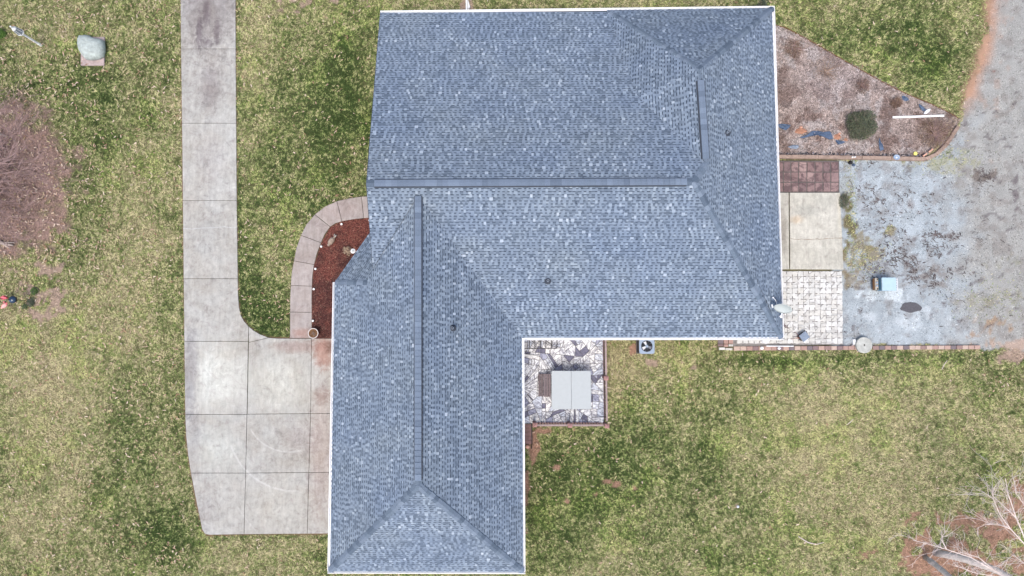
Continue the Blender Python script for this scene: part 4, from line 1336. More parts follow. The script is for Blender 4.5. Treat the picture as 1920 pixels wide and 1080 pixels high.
def rail(name, a, b, label):
    """posts are separate parts; a, b are pixel positions of the rail top"""
    r = empty(name, at(*a, DZ)); r.location.z = DZ
    tag(r, label, 'railing')
    inv = -r.location
    A, B = at(*a, DZ + 0.98), at(*b, DZ + 0.98)
    d = (B - A).normalized(); s = Vector((-d.y, d.x, 0))
    rr = MB()
    A0, B0 = A.copy(), B.copy()
    rr.prism([(p.x, p.y) for p in (A0 - s * 0.045, B0 - s * 0.045, B0 + s * 0.045, A0 + s * 0.045)], DZ + 0.94, DZ + 0.985)
    rr.build('top_rail', M['deck_rail'], r).location = inv
    br = MB()
    br.prism([(p.x, p.y) for p in (A0 - s * 0.03, B0 - s * 0.03, B0 + s * 0.03, A0 + s * 0.03)], DZ + 0.07, DZ + 0.12)
    br.build('bottom_rail', M['deck_paint'], r).location = inv
    L = (B - A).length; n = int(L / 0.14)
    for i in range(1, n):
        p = A + d * (L * i / n)
        m = MB(); m.box((p.x, p.y, DZ + 0.53), (0.038, 0.038, 0.82), math.atan2(d.y, d.x))
        m.build('baluster', M['baluster'], r).location = inv
    return r
def post(px, py, label, z0=0.0):
    top = DZ + 1.12
    p = at(px, py, top)
    r = empty('deck_post', (p.x, p.y, 0)); tag(r, label, 'post', 'posts of the patio railing')
    m = MB(); m.box((0, 0, top / 2 - 0.05), (0.15, 0.15, top - 0.1)); m.build('shaft', M['deck_paint'], r)
    m = MB(); m.box((0, 0, top - 0.08), (0.23, 0.23, 0.05)); m.box((0, 0, top - 0.035), (0.20, 0.20, 0.04)); m.add([(-.1, -.1, top - .015), (.1, -.1, top - .015), (.1, .1, top - .015), (-.1, .1, top - .015), (0, 0, top + 0.05)], [(0, 1, 4), (1, 2, 4), (2, 3, 4), (3, 0, 4)])
    m.build('post_cap', M['post_cap'], r)
    return p
rail('patio_railing', (1135.5, 628), (1138, 790), 'reddish railing with dark balusters along the lawn side of the patio')
rail('patio_railing', (1006, 797.5), (1132, 797.5), 'reddish railing with dark balusters along the lower end of the patio')
post(1137, 709, 'pink capped railing post halfway along the lawn side of the patio')
post(1138.5, 799, 'pink capped railing post at the outer corner of the patio')
post(1069, 798, 'pink capped railing post in the middle of the lower railing')
post(1003, 797, 'pink capped railing post beside the wooden steps')

# spa
sp = at(1071, 731, DZ); spa = empty('hot_tub', (sp.x, sp.y, DZ)); tag(spa, 'hot tub under a pale grey folding cover on the flagstone patio', 'hot tub')
def rbox(mb, x0, x1, y0, y1, z0, z1, r=0.10, bev=0.02, m=0):
    P = []
    for cx, cy, a0 in ((x1 - r, y1 - r, 0), (x0 + r, y1 - r, 90), (x0 + r, y0 + r, 180), (x1 - r, y0 + r, 270)):
        for k in range(5):
            a = math.radians(a0 + k * 22.5); P.append((cx + r * math.cos(a), cy + r * math.sin(a)))
    mb.prism(P, z0, z1, m, bevel=bev)
c0 = at(1034, 695, DZ + 0.93); c1 = at(1108.5, 767.5, DZ + 0.93)
cx, cy = (c0.x + c1.x) / 2, (c0.y + c1.y) / 2
spa.location = (cx, cy, DZ)
hw, hh = (c1.x - c0.x) / 2, (c0.y - c1.y) / 2
mb = MB(); rbox(mb, -hw + 0.05, hw - 0.05, -hh + 0.05, hh - 0.05, 0.01, 0.84, 0.12); mb.build('tub_body', M['tub'], spa)
for s in (-1, 1):
    mb = MB()
    x0, x1 = (-hw, -0.004) if s < 0 else (0.004, hw)
    # crowned half cover, thicker at the fold
    P = []
    r = 0.07
    z0, zo, zi = 0.84, 0.93, 0.965
    xo, xi = (x0, x1) if s < 0 else (x1, x0)
    sg = 1 if s > 0 else -1
    ring = [(xi, -hh + 0.01), (xo - sg * r, -hh), (xo - sg * 0.02, -hh + 0.02), (xo, -hh + r), (xo, hh - r), (xo - sg * 0.02, hh - 0.02), (xo - sg * r, hh), (xi, hh - 0.01)]
    if s < 0: ring = ring[::-1]
    n = len(ring)
    zz = lambda x: zi + (zo - zi) * abs(x) / hw
    ins = inset_poly(ring, 0.012)
    vs = [(x, y, z0) for x, y in ring] + [(x, y, zz(x) - 0.012) for x, y in ring] + [(x, y, zz(x)) for x, y in ins]
    fs = [tuple(range(2 * n, 3 * n)), tuple(range(n - 1, -1, -1))] + [(i, (i + 1) % n, n + (i + 1) % n, n + i) for i in range(n)] + [(n + i, n + (i + 1) % n, 2 * n + (i + 1) % n, 2 * n + i) for i in range(n)]
    mb.add(vs, fs); mb.build('cover', M['cover'], spa)

# wooden spa steps: five boards
s0 = at(1009.5, 701, DZ + 0.4); s1 = at(1033, 744, DZ + 0.4)
st_ = empty('spa_steps', ((s0.x + s1.x) / 2, (s0.y + s1.y) / 2, DZ)); tag(st_, 'dark weathered wooden steps against the left side of the hot tub', 'steps')
W_, H_ = s1.x - s0.x, s0.y - s1.y
for i in range(5):
    x = -W_ / 2 + (i + 0.5) * W_ / 5
    z = 0.20 if i < 2 else 0.42
    mb = MB(); mb.box((x, random.uniform(-.01, .01), z), (W_ / 5 - 0.022, H_, 0.035)); mb.build('tread', M['old_wood'], st_)
for y in (-H_ / 2 + 0.05, H_ / 2 - 0.05):
    mb = MB(); mb.box((-W_ / 4 - 0.02, y, 0.09), (W_ / 2 - 0.08, 0.04, 0.17)); mb.box((W_ / 5, y, 0.2), (W_ * 0.55, 0.04, 0.39)); mb.build('stringer', M['old_wood'], st_)

# black slatted rack by the house wall
r0 = at(979, 653, DZ + 0.5); r1 = at(1045, 633, DZ + 0.5)
rk = empty('metal_rack', ((r0.x + r1.x) / 2, r0.y, DZ)); tag(rk, 'low black metal frame with cross bars at the head of the patio', 'rack')
w = (r1.x - r0.x) / 2
mb = MB(); mb.box((0, 0, 0.5), (2 * w, 0.045, 0.05)); mb.box((0, r1.y - r0.y + 0.1, 0.5), (2 * w, 0.045, 0.05)); mb.build('frame', M['black'], rk)
for i in range(6):
    mb = MB(); mb.box((w - 0.02 - i * 0.285, (r1.y - r0.y + 0.1) / 2, 0.5), (0.04, r1.y - r0.y + 0.05, 0.03)); mb.build('cross_bar', M['black'], rk)
for x in (-w + 0.03, w - 0.03):
    for y in (0, r1.y - r0.y + 0.1):
        mb = MB(); mb.box((x, y, 0.25), (0.04, 0.04, 0.48)); mb.build('leg', M['black'], rk)

# wooden steps going down at the lower end
sr = empty('wooden_stairs', at(988, 812)); tag(sr, 'dark red wooden stairs descending from the patio beside the house', 'stairs')
inv = -sr.location
for i in range(5):
    z = DZ - 0.03 - i * 0.14
    y0, y1 = 795 + i * 7.6, 795 + (i + 1) * 7.6
    q0 = at(976, y0, z); q1 = at(996.5, y1 - 0.3, z)
    mb = MB(); mb.box(((q0.x + q1.x) / 2, (q0.y + q1.y) / 2, z - 0.02), (q1.x - q0.x, abs(q0.y - q1.y) - 0.012, 0.04)); mb.build('tread', M['deck_paint'], sr).location = inv
hr = MB()
hr.tube([at(997, 794, DZ + 0.85), at(997.5, 830, DZ + 0.3), at(997, 840, 0.6)], 0.022, 6); hr.tube([at(997, 840, 0.6), at(996, 841, 0.0)], 0.022, 6)
hr.build('handrail', M['black'], sr).location = inv
mb = MB(); mb.lathe([(0.11, 0), (0.12, 0.1), (0.08, 0.17), (0.0, 0.19)], n=9); o = mb.build('garden_stone', M['orange_brick'], loc=at(989, 837)); tag(o, 'rounded tan stone at the foot of the wooden stairs', 'stone')

# ------------------------------------------------------------------ air conditioner
p = at(1213, 649, 0.85); ac = empty('air_conditioner', (p.x, p.y, 0)); tag(ac, 'blue grey outdoor air conditioner with a round fan below the eave', 'air conditioner')
h = 0.40
mb = MB(); rbox(mb, -h + .02, h - .02, -h + .02, h - .02, 0.06, 0.775, 0.07, 0.01); mb.build('cabinet', M['flash'], ac)
mb = MB(); mb.box((0, 0, 0.02), (0.84, 0.84, 0.08)); mb.build('base_pad', M['bedding'], ac)
# top ring plate with round opening
mb = MB(); N = 32
vs, fs = [], []
for k in range(N):
    a = 2 * math.pi * k / N
    c, s = math.cos(a), math.sin(a)
    e = 1 / max(abs(c), abs(s)); e = min(e, 1.32)
    vs += [(c * 0.30, s * 0.30, 0.83), (c * h * e, s * h * e, 0.83), (c * h * e, s * h * e, 0.775), (c * 0.30, s * 0.30, 0.785)]
for k in range(N):
    a, b = 4 * k, 4 * ((k + 1) % N)
    fs += [(a, a + 1, b + 1, b), (a + 1, a + 2, b + 2, b + 1), (a + 3, a, b, b + 3)]
mb.add(vs, fs); mb.build('top_panel', M['ac'], ac)
mb = MB(); mb.lathe([(0.305, 0.781), (0.30, 0.784), (0.0, 0.784)], n=24); mb.build('fan_well', M['dark'], ac)
for a0, mt in ((115, 'ac_blade'), (212, 'ac_blade'), (335, 'ac_blade_dark')):
    mb = MB()
    a = math.radians(a0)
    pts = []
    for (r, da, z) in ((0.09, -0.5, 0.796), (0.26, -0.30, 0.79), (0.27, 0.30, 0.812), (0.09, 0.5, 0.812)):
        pts.append(Vector((r * math.cos(a + da), r * math.sin(a + da), z)))
    mb.add(pts + [q + Vector((0, 0, 0.005)) for q in pts], [(3, 2, 1, 0), (4, 5, 6, 7), (0, 1, 5, 4), (1, 2, 6, 5), (2, 3, 7, 6), (3, 0, 4, 7)])
    mb.build('fan_blade', M[mt], ac)
mb = MB(); mb.lathe([(0.075, 0.785), (0.075, 0.822), (0.05, 0.83), (0, 0.83)], n=16); mb.build('fan_hub', M['ac'], ac)
mb = MB()
for k in range(10):
    a = k * math.pi / 5
    mb.tube([(0.07 * math.cos(a), 0.07 * math.sin(a), 0.832), (0.31 * math.cos(a), 0.31 * math.sin(a), 0.832)], 0.0025, 3)
mb.build('fan_guard', M['ac'], ac)

# ------------------------------------------------------------------ satellite dish on the south-east eave
q = on_plane(1461, 594, PE)
dish = empty('satellite_dish', q); tag(dish, 'grey oval satellite dish on a white arm at the roof corner', 'satellite dish')
dc = at(1468.5, 576, q.z + 0.95) - q
# reflector: shallow bowl facing roughly south-west and up; seen nearly edge-on from above
nrm = Vector((0.28, 0.86, 0.42)).normalized() * 1.0
nrm = Vector((-0.30, -0.83, 0.47)).normalized()
U = nrm.cross(Vector((0, 0, 1))).normalized(); Wv = U.cross(nrm).normalized()
if Wv.z < 0: Wv = -Wv
mb = MB(); vs, fs = [], []
rings, N = 5, 28
for face in (0, 1):
    for r in range(rings + 1):
        for k in range(N):
            a = 2 * math.pi * k / N; t = r / rings
            vs.append(dc + U * (0.43 * t * math.cos(a)) + Wv * (0.36 * t * math.sin(a)) + nrm * (0.10 * t * t - face * 0.012))
for face in (0, 1):
    b0 = face * (rings + 1) * N
    for r in range(rings):
        for k in range(N):
            k2 = (k + 1) % N
            f = (b0 + r * N + k, b0 + r * N + k2, b0 + (r + 1) * N + k2, b0 + (r + 1) * N + k)
            fs.append(f if face == 0 else f[::-1])
e = rings * N
for k in range(N):
    k2 = (k + 1) % N
    fs.append((e + k, e + k2, (rings + 1) * N + e + k2, (rings + 1) * N + e + k))
mb.add(vs, fs); mb.build('reflector', M['dish'], dish, smooth=True)
mb = MB(); mb.tube([(0, 0, 0), (0.02, 0.1, 0.25), dc - nrm * 0.08], 0.03, 8); mb.box((0, 0, 0.02), (0.26, 0.12, 0.03)); mb.build('mast', M['white_plastic'], dish)
hd = at(1449.5, 558, q.z + 0.9) - q
h2 = at(1448, 574, q.z + 0.75) - q
mb = MB(); mb.tube([dc - Wv * 0.40, dc + (hd - dc) * 0.75, hd], 0.014, 6); mb.lathe([(0.03, -0.03), (0.035, 0.02), (0.0, 0.03)], c=hd, n=8); mb.build('feed_arm', M['white_plastic'], dish)
mb = MB(); mb.tube([dc - Wv * 0.2 - U * 0.1, h2], 0.014, 6); mb.box(h2, (0.07, 0.16, 0.07), 0.3); mb.build('receiver', M['white_plastic'], dish)
cb = MB()
for k, (x, y) in enumerate([(1479, 616), (1482, 618), (1473, 615), (1470, 612)]):
    a = at(1469 + k, 584, q.z + 0.4); b = at(x, y, 0.1)
    pts = [a.lerp(b, t) + Vector((0.05 * math.sin(t * 5 + k), 0, -0.5 * math.sin(t * math.pi))) for t in np.linspace(0, 1, 7)]
    for pnt in pts: pnt.z = max(pnt.z, 0.09)
    cb.tube(pts, 0.013, 5)
tag(cb.build('loose_cables', M['cable']), 'brown loose cables hanging below the satellite dish', 'cable')

# ------------------------------------------------------------------ small things on the east side
# cart
k = at(1664, 532.5, 0.75); cart = empty('utility_cart', (k.x, k.y, 0)); tag(cart, 'small utility box with a pale blue lid standing on the gravel', 'utility box')
a = at(1653.5, 520, 0.78) - Vector((k.x, k.y, 0)); b = at(1681.5, 545, 0.78) - Vector((k.x, k.y, 0))
mb = MB(); rbox(mb, a.x + 0.03, b.x - 0.03, b.y + 0.03, a.y - 0.03, 0.12, 0.70, 0.04, 0.01); mb.build('box_body', M['cart_trim'], cart)
mb = MB(); rbox(mb, a.x, b.x, b.y, a.y, 0.70, 0.78, 0.05, 0.02); mb.build('lid', M['cart'], cart)
mb = MB()
e0 = at(1641, 521.5, 0.42) - Vector((k.x, k.y, 0)); e1 = at(1654, 544, 0.42) - Vector((k.x, k.y, 0))
mb.box(((e0.x + a.x) / 2, (e0.y + e1.y) / 2, 0.27), (a.x - e0.x, e0.y - e1.y, 0.28)); mb.build('side_tray', M['cart_base'], cart)
for y in (e0.y - 0.06, e1.y + 0.06):
    mb = MB(); mb.box(((e0.x + a.x) / 2 + 0.03, y, 0.425), (a.x - e0.x - 0.12, 0.075, 0.03)); mb.build('tray_slot', M['dark'], cart)
for y in (0.08, -0.09):
    mb = MB(); mb.lathe([(0.05, 0.41), (0.05, 0.47), (0.03, 0.48), (0, 0.48)], c=(a.x - 0.09, (e0.y + e1.y) / 2 + y, 0), n=12); mb.build('knob', M['ac'], cart)
mb = MB()
for i in range(5):
    mb.box((b.x + 0.05, b.y + 0.1 + i * (a.y - b.y - 0.2) / 4, 0.66), (0.09, 0.05, 0.05))
mb.box((b.x + 0.10, (a.y + b.y) / 2, 0.66), (0.03, a.y - b.y - 0.06, 0.05)); mb.build('handle', M['white_plastic'], cart)
mb = MB(); mb.box((e0.x - 0.04, (e0.y + e1.y) / 2, 0.30), (0.06, e0.y - e1.y - 0.04, 0.1)); mb.build('rusty_lip', M['rust'], cart)
for x, y in ((a.x + 0.1, a.y - 0.06), (a.x + 0.1, b.y + 0.06), (b.x - 0.1, a.y - 0.06), (b.x - 0.1, b.y + 0.06)):
    mb = MB(); mb.box((x, y, 0.06), (0.08, 0.06, 0.14)); mb.build('foot', M['black'], cart)

# damp patch on the gravel
pm = simple('damp_oily_gravel', (0.095, 0.093, 0.105), 0.75, 0.25, 18, spec=0.4, bmp=0.5)
P = []
for i in range(40):
    a = i / 40 * 2 * math.pi
    r = 1 + 0.06 * math.sin(3 * a + 1) + 0.05 * math.sin(5 * a) + random.uniform(-0.03, 0.03)
    P.append((1708 + 19.5 * r * math.cos(a), 576.5 + 9.6 * r * math.sin(a) * (1 + 0.1 * math.cos(a))))
tag(prism_part('damp_patch', [at2(*p, 0.03) for p in P], -0.03, 0.024, pm, None, 0), kind='structure')

# concrete lid
c = at(1620, 647, 0.22)
mb = MB(); mb.lathe([(0.42, -0.22), (0.43, 0.03), (0.415, 0.05), (0.36, 0.055), (0.35, 0.045), (0.05, 0.05), (0.04, 0.01), (0.0, 0.01)], n=40)
lid = empty('round_concrete_cover', (c.x, c.y, 0)); tag(lid, 'round pale concrete cover with a small centre hole set in the brick edging', 'well cover')
o = mb.build('disc', M['lid'], lid, loc=(0, 0, 0.22))
mb = MB(); mb.lathe([(0.035, 0.262), (0.035, 0.274), (0.0, 0.275)], n=12); mb.build('centre_hole', M['dark'], lid)
def block(name, px, py, w, d, h, rz, mt, label, cat, z=0.0, group=None):
    p = at(px, py, z + h)
    mb = MB()
    mb.prism([(-w / 2, -d / 2), (w / 2, -d / 2), (w / 2, d / 2), (-w / 2, d / 2)], 0, h, bevel=min(w, d, h) * 0.12)
    o = mb.build(name, M[mt]); o.location = (p.x, p.y, z); o.rotation_euler.z = rz
    return tag(o, label, cat, group)
block('loose_block', 1602.5, 641, 0.16, 0.28, 0.12, 0.1, 'white_plastic', 'white block standing beside the round concrete cover', 'block')
block('loose_block', 1599.5, 648.5, 0.14, 0.10, 0.08, 0.5, 'pad', 'small pale block just below the white block', 'block')
# white pole on the brick edging
tag(MB().tube([at(1437, 648.8, 0.14), at(1488, 649, 0.14)], 0.028, 8).build('white_pipe', M['white']), 'white pipe lying on the brick edging near the roof corner', 'pipe')
for (px, py, s, lb) in ((1428, 652.5, 0.105, 'white rounded stone on the brick edging, left of the pair'), (1460.5, 653, 0.085, 'white rounded stone under the white pipe')):
    mb = MB(); mb.lathe([(s * .8, 0), (s, s * .4), (s * .7, s * .8), (0, s * .95)], n=10, sx=1.05, sy=0.9)
    tag(mb.build('white_stone', M['white_plastic'], smooth=True, loc=at(px, py, 0.1)), lb, 'stone')
mb = MB(); mb.lathe([(0.16, 0), (0.2, 0.08), (0.2, 0.32), (0.17, 0.35), (0, 0.36)], n=16)
tag(mb.build('white_bucket', M['white_plastic'], loc=at(1432, 637, 0)), 'white round bucket half hidden by the eave', 'bucket')

# bird house with small slate roof
p = at(1507, 631, 0.4); bh = empty('feeder_box', (p.x, p.y, 0.06), math.radians(35)); tag(bh, 'small dark box with a pale blue lid tilted on the cream pavers', 'box')
mb = MB(); mb.box((0, 0, 0.16), (0.36, 0.30, 0.32)); mb.build('box_body', M['black'], bh)
mb = MB(); mb.box((0.03, -0.02, 0.34), (0.46, 0.40, 0.025), M=Matrix.Rotation(0.18, 3, 'Y')); mb.build('lid', M['tarp_pale'], bh)
mb = MB(); mb.box((-0.02, -0.27, 0.25), (0.26, 0.10, 0.02)); mb.build('front_flap', M['white_plastic'], bh)
mb = MB(); mb.add([(0.28, -0.08, 0.05), (0.28, 0.2, 0.05), (0.40, 0.05, 0.05), (0.26, 0.05, 0.30)], [(0, 1, 2), (0, 2, 3), (2, 1, 3), (1, 0, 3)]); mb.build('side_wedge', M['rust'], bh)
tw = MB()
for dx, dy in ((-9, -12), (-16, 3), (-12, -2)):
    a = at(1499, 634, 0.2); b = at(1499 + dx, 634 + dy, 0.1)
    tw.tube([a, a.lerp(b, 0.5) + Vector((0, 0.03, 0.03)), b], [0.014, 0.01, 0.005], 5)
tag(tw.build('dry_stick', simple('reddish_stick', (0.35, 0.14, 0.11), 0.8, 0.2, 10)), 'reddish forked stick beside the small dark box', 'stick')

# planting bed things
def pole(name, a, b, z, r, mt, label, cat):
    A, B = at(*a, z), at(*b, z)
    d = (B - A); s = Vector((-d.y, d.x, 0)).normalized() * r
    mb = MB(); mb.prism([(p.x, p.y) for p in (A - s, B - s, B + s, A + s)], z - 0.05, z, bevel=0.008)
    return tag(mb.build(name, M[mt]), label, cat)
pole('white_board', (1674, 219.8), (1770.5, 216.6), 0.12, 0.055, 'white', 'long narrow white board lying across the planting bed', 'board')
mb = MB(); A = at(1733.5, 212.5, 0.2); B = at(1745.5, 203.5, 0.2)
d = (B - A).normalized(); s = Vector((-d.y, d.x, 0))
mb.prism([tuple((A + d * x * (B - A).length + s * y)[:2]) for x, y in ((0, -.02), (.25, -.09), (.6, -.1), (1, -.02), (1, .02), (.6, .08), (.25, .07), (0, .02))], 0.12, 0.18, bevel=0.015)
tag(mb.build('white_scoop', M['white_plastic']), 'small white leaf-shaped piece on the right end of the white board', 'scoop')

def tarp(name, outline, mt, label, z=0.10, crumple=0.06, seed=1, thick=0.01):
    r = random.Random(seed)
    W = [at(a, b, z) for a, b in outline]
    n = len(W)
    c = sum(W, Vector()) / n
    vs = [c + Vector((0, 0, crumple))]
    for t in (0.5, 1.0):
        for p in W:
            q = c.lerp(p, t * (1 + r.uniform(-0.06, 0.06)))
            q.z = z + (r.uniform(-crumple, crumple) * 0.9 if t < 1 else r.uniform(-0.04, 0.03))
            vs.append(q)
    fs = [(0, 1 + i, 1 + (i + 1) % n) for i in range(n)] + [(1 + i, 1 + n + i, 1 + n + (i + 1) % n, 1 + (i + 1) % n) for i in range(n)]
    m = len(vs)
    vs2 = [v - Vector((0, 0, thick)) for v in vs]
    mb = MB(); mb.add(vs + vs2, fs + [tuple(m + i for i in f[::-1]) for f in fs] + [(1 + n + i, m + 1 + n + i, m + 1 + n + (i + 1) % n, 1 + n + (i + 1) % n) for i in range(n)])
    return tag(mb.build(name, M[mt]), label, 'tarp')
tarp('plastic_sheet', [(1458, 233), (1470, 232.5), (1483, 234), (1481, 239), (1474, 244), (1466, 242), (1461, 239)], 'tarp', 'blue plastic sheet scrap against the eave in the planting bed', seed=2)
tarp('plastic_sheet', [(1500, 258), (1512, 253), (1522, 246), (1533, 245), (1545, 247), (1555, 246), (1560, 252), (1562, 260), (1556, 262), (1552, 255), (1543, 256), (1533, 253), (1522, 252), (1512, 257), (1505, 259)], 'tarp', 'long crumpled blue plastic sheet between two patches of orange clay', seed=3, crumple=0.08)
tarp('plastic_sheet', [(1567, 262), (1576, 264), (1586, 266), (1580, 269), (1572, 271), (1568, 267)], 'tarp', 'short dark blue plastic sheet below the right clay patch', seed=4)
tarp('plastic_sheet', [(1477, 275), (1486, 272), (1497, 271), (1498, 276), (1494, 279), (1484, 278)], 'tarp_pale', 'faded blue sheet scrap near the lower timber edge', seed=5)
tarp('plastic_sheet', [(1649, 258), (1652, 266), (1656, 272), (1657, 280), (1651, 283), (1648, 276), (1648, 266)], 'tarp', 'narrow upright blue sheet scrap right of the green shrub', seed=6)
tarp('plastic_sheet', [(1691, 180), (1697, 179), (1702, 184), (1705, 188), (1698, 189), (1692, 186)], 'tarp', 'small blue sheet scrap in the upper right of the bed', seed=7)
tarp('plastic_sheet', [(1722, 194), (1728, 196), (1735, 203), (1738, 208), (1731, 208), (1724, 202)], 'tarp', 'blue sheet scrap just above the long white board', seed=8)

def clod(name, px, py, rx, ry, hgt, mt, label, cat, seed=1, z=0.0, n=9, lift=0.0):
    r = random.Random(seed)
    c = at(px, py, z); sx = (at(px + rx, py, z) - c).x; sy = abs((at(px, py + ry, z) - c).y)
    mb = MB(); rings = [(1.0, 0.0), (0.92, 0.45), (0.62, 0.85), (0.25, 1.0)]
    vs, fs = [], []
    for t, h in rings:
        for k in range(n):
            a = 2 * math.pi * k / n; q = t * r.uniform(0.82, 1.15)
            vs.append((sx * q * math.cos(a), sy * q * math.sin(a), hgt * h * r.uniform(0.8, 1.15) - (0.03 if h == 0 else 0)))
    vs.append((0, 0, hgt))
    for i in range(3):
        for k in range(n): fs.append((i * n + k, i * n + (k + 1) % n, (i + 1) * n + (k + 1) % n, (i + 1) * n + k))
    for k in range(n): fs.append((3 * n + k, 3 * n + (k + 1) % n, 4 * n))
    mb.add(vs, fs)
    o = mb.build(name, M[mt]); o.location = (c.x, c.y, z + lift)
    return tag(o, label, cat)
clod('clay_mound', 1501, 246, 12, 6, 0.10, 'clay', 'orange clay mound at the left end of the long blue sheet', 'soil', 3, n=13)
clod('clay_mound', 1569, 257, 8, 5.5, 0.10, 'clay', 'orange clay mound at the right end of the long blue sheet', 'soil', 4, n=13)
clod('clay_mound', 1586, 262, 5, 4, 0.07, 'clay', 'smallest orange clay mound beside the short dark sheet', 'soil', 5)
clod('field_stone', 1501, 239, 4, 3, 0.13, 'orange_brick', 'pale pink stone sitting on the left clay mound', 'stone', 6, n=5)
clod('field_stone', 1573, 251, 4.2, 2.4, 0.13, 'orange_brick', 'pale pink stone sitting on the right clay mound', 'stone', 7, n=5)
block('loose_brick', 1735, 290, 0.26, 0.09, 0.07, 0.60, 'orange_brick', 'orange brick lying on the bend of the timber edge, lower of two', 'brick', 0.16)
block('loose_brick', 1746, 282, 0.28, 0.09, 0.07, 0.68, 'orange_brick', 'orange brick lying on the bend of the timber edge, upper of two', 'brick', 0.16)
mb = MB(); mb.lathe([(0.08, 0), (0.11, 0.05), (0.10, 0.10), (0.0, 0.12)], n=7); tag(mb.build('yellow_ball', M['yellow'], loc=at(1715, 288.5, 0.05)), 'yellow lump lying behind the timber edge', 'toy')
c = at(1681, 295, 0.24)
dl = empty('metal_pan', (c.x, c.y, 0.215)); tag(dl, 'small grey round pan resting on the timber edge', 'pan')
mb = MB(); mb.lathe([(0.10, 0.0), (0.16, 0.04), (0.165, 0.045), (0.10, 0.02), (0.0, 0.02)], n=20, sx=1.1, sy=0.9); mb.build('bowl', M['ac'], dl)
mb = MB(); mb.lathe([(0.05, 0.018), (0.04, 0.05), (0, 0.055)], n=12); mb.build('knob', M['white_plastic'], dl)
for i, (x, y) in enumerate([(1598.5, 294.6), (1603, 294.3)]):
    clod('white_pebble', x, y, 1.9, 1.9, 0.06, 'white_plastic', ['white pebble on the timber edge, left of the pair', 'white pebble on the timber edge, right of the pair'][i], 'stone', 20 + i, z=0.2, n=6)
clod('dark_toy', 1594, 305, 5, 4, 0.16, 'black', 'crumpled black bag lying on the gravel below the timber', 'bag', 8, n=7)
clod('blue_cloth', 1600, 309.5, 3.5, 3, 0.14, 'tarp', 'small bright blue cloth beside the crumpled black bag', 'cloth', 9, n=7)

# heap of grey stones at the tip of the bed
hp = [(1785, 222), (1790, 226), (1795, 230), (1788, 231), (1797, 225), (1780, 227)]
for i, (x, y) in enumerate(hp):
    o = clod('field_stone', x, y, random.uniform(2.5, 4.5), random.uniform(2.2, 3.6), 0.14, 'stone_tan', None, 'stone', 30 + i, n=6)
    tag(o, ['leftmost upper', 'central', 'outermost lower', 'lowest inner', 'outermost upper', 'leftmost lower'][i] + ' grey field stone in the heap at the pointed bed tip', 'stone', 'field stones at the tip of the planting bed')

# ------------------------------------------------------------------ plants
def leafy(name, px, py, rpx, hgt, nleaf, mats, label, cat, lsz=(0.05, 0.09), base_z=0.0, stem='twig', squash=1.0, twigs=26, group=None):
    c = at(px, py, base_z + hgt * 0.5)
    root = empty(name, (c.x, c.y, base_z)); tag(root, label, cat, group)
    R = rpx / 36.0
    r = np.random.default_rng(int(px * 7 + py))
    # leaves: small two-triangle blades through the crown volume
    th = r.uniform(0, 6.283, nleaf); ph = np.arccos(r.uniform(-0.2, 1, nleaf)); rad = R * r.uniform(0.35, 1.0, nleaf) ** 0.6 * (0.75 + 0.45 * vnoise(th * 1.2 + px, ph * 2, 1.0, 5))
    X = rad * np.sin(ph) * np.cos(th); Y = rad * np.sin(ph) * np.sin(th) * squash; Z = hgt * 0.25 + np.abs(rad * np.cos(ph)) / R * hgt * 0.75
    L = r.uniform(lsz[0], lsz[1], nleaf); W = L * 0.38; a = r.uniform(0, 6.283, nleaf); el = r.uniform(-0.5, 0.9, nleaf)
    dx, dy, dz = np.cos(a) * np.cos(el), np.sin(a) * np.cos(el), np.sin(el)
    P0 = np.stack([X, Y, Z], 1); P2 = P0 + np.stack([dx, dy, dz], 1) * L[:, None]
    side = np.stack([-np.sin(a), np.cos(a), r.uniform(-.4, .4, nleaf)], 1) * (W / 2)[:, None]
    mid = (P0 + P2) / 2
    V = np.stack([P0, mid + side, P2, mid - side], 1).reshape(-1, 3)
    Fc = np.arange(4 * nleaf).reshape(nleaf, 4)
    o = np_mesh('crown', V, Fc, 4, mats[0], parent=root)
    if len(mats) > 1:
        o.data.materials.append(mats[1])
        o.data.polygons.foreach_set('material_index', (r.random(nleaf) < 0.35).astype(np.int32))
    mb = MB(); rr = random.Random(int(px))
    for i in range(twigs):
        an = rr.uniform(0, 6.283); k = R * rr.uniform(0.5, 1.05)
        e = Vector((k * math.cos(an), k * math.sin(an) * squash, hgt * rr.uniform(0.4, 1.0)))
        mb.tube([(0, 0, 0), e * 0.5 + Vector((rr.uniform(-.04, .04), rr.uniform(-.04, .04), 0.05)), e], [0.014, 0.009, 0.003], 4)
    mb.build('stem', M[stem], root)
    return root
olive = simple('olive_leaf', (0.14, 0.15, 0.09), 0.8, 0.35, 3)
brownl = simple('dry_brown_leaf', (0.20, 0.13, 0.09), 0.85, 0.4, 3)
palel = simple('dry_pale_leaf', (0.40, 0.31, 0.22), 0.85, 0.3, 3)
leafy('green_shrub', 1617, 232, 29, 1.0, 5200, [M['leaf_green'], olive], 'round dark green shrub in the middle of the planting bed', 'shrub', (0.05, 0.11), twigs=60)
leafy('dry_shrub', 1757, 250, 34, 0.5, 1500, [brownl, palel], 'brown leafless low shrub near the tip of the planting bed', 'shrub', (0.04, 0.08), twigs=90)
leafy('dry_shrub', 1683, 192, 12, 0.4, 700, [brownl, brownl], 'small dark brown shrub above the long white board', 'shrub', (0.04, 0.07), twigs=40)
leafy('dry_shrub', 1618, 160, 16, 0.4, 500, [brownl, brownl], 'thin brown shrub above the round green shrub', 'shrub', (0.04, 0.07), twigs=50)
leafy('dry_shrub', 1552, 132, 34, 0.5, 300, [palel, brownl], 'sprawling pale leafless shrub in the upper part of the bed', 'shrub', (0.04, 0.07), twigs=55, stem='timber')
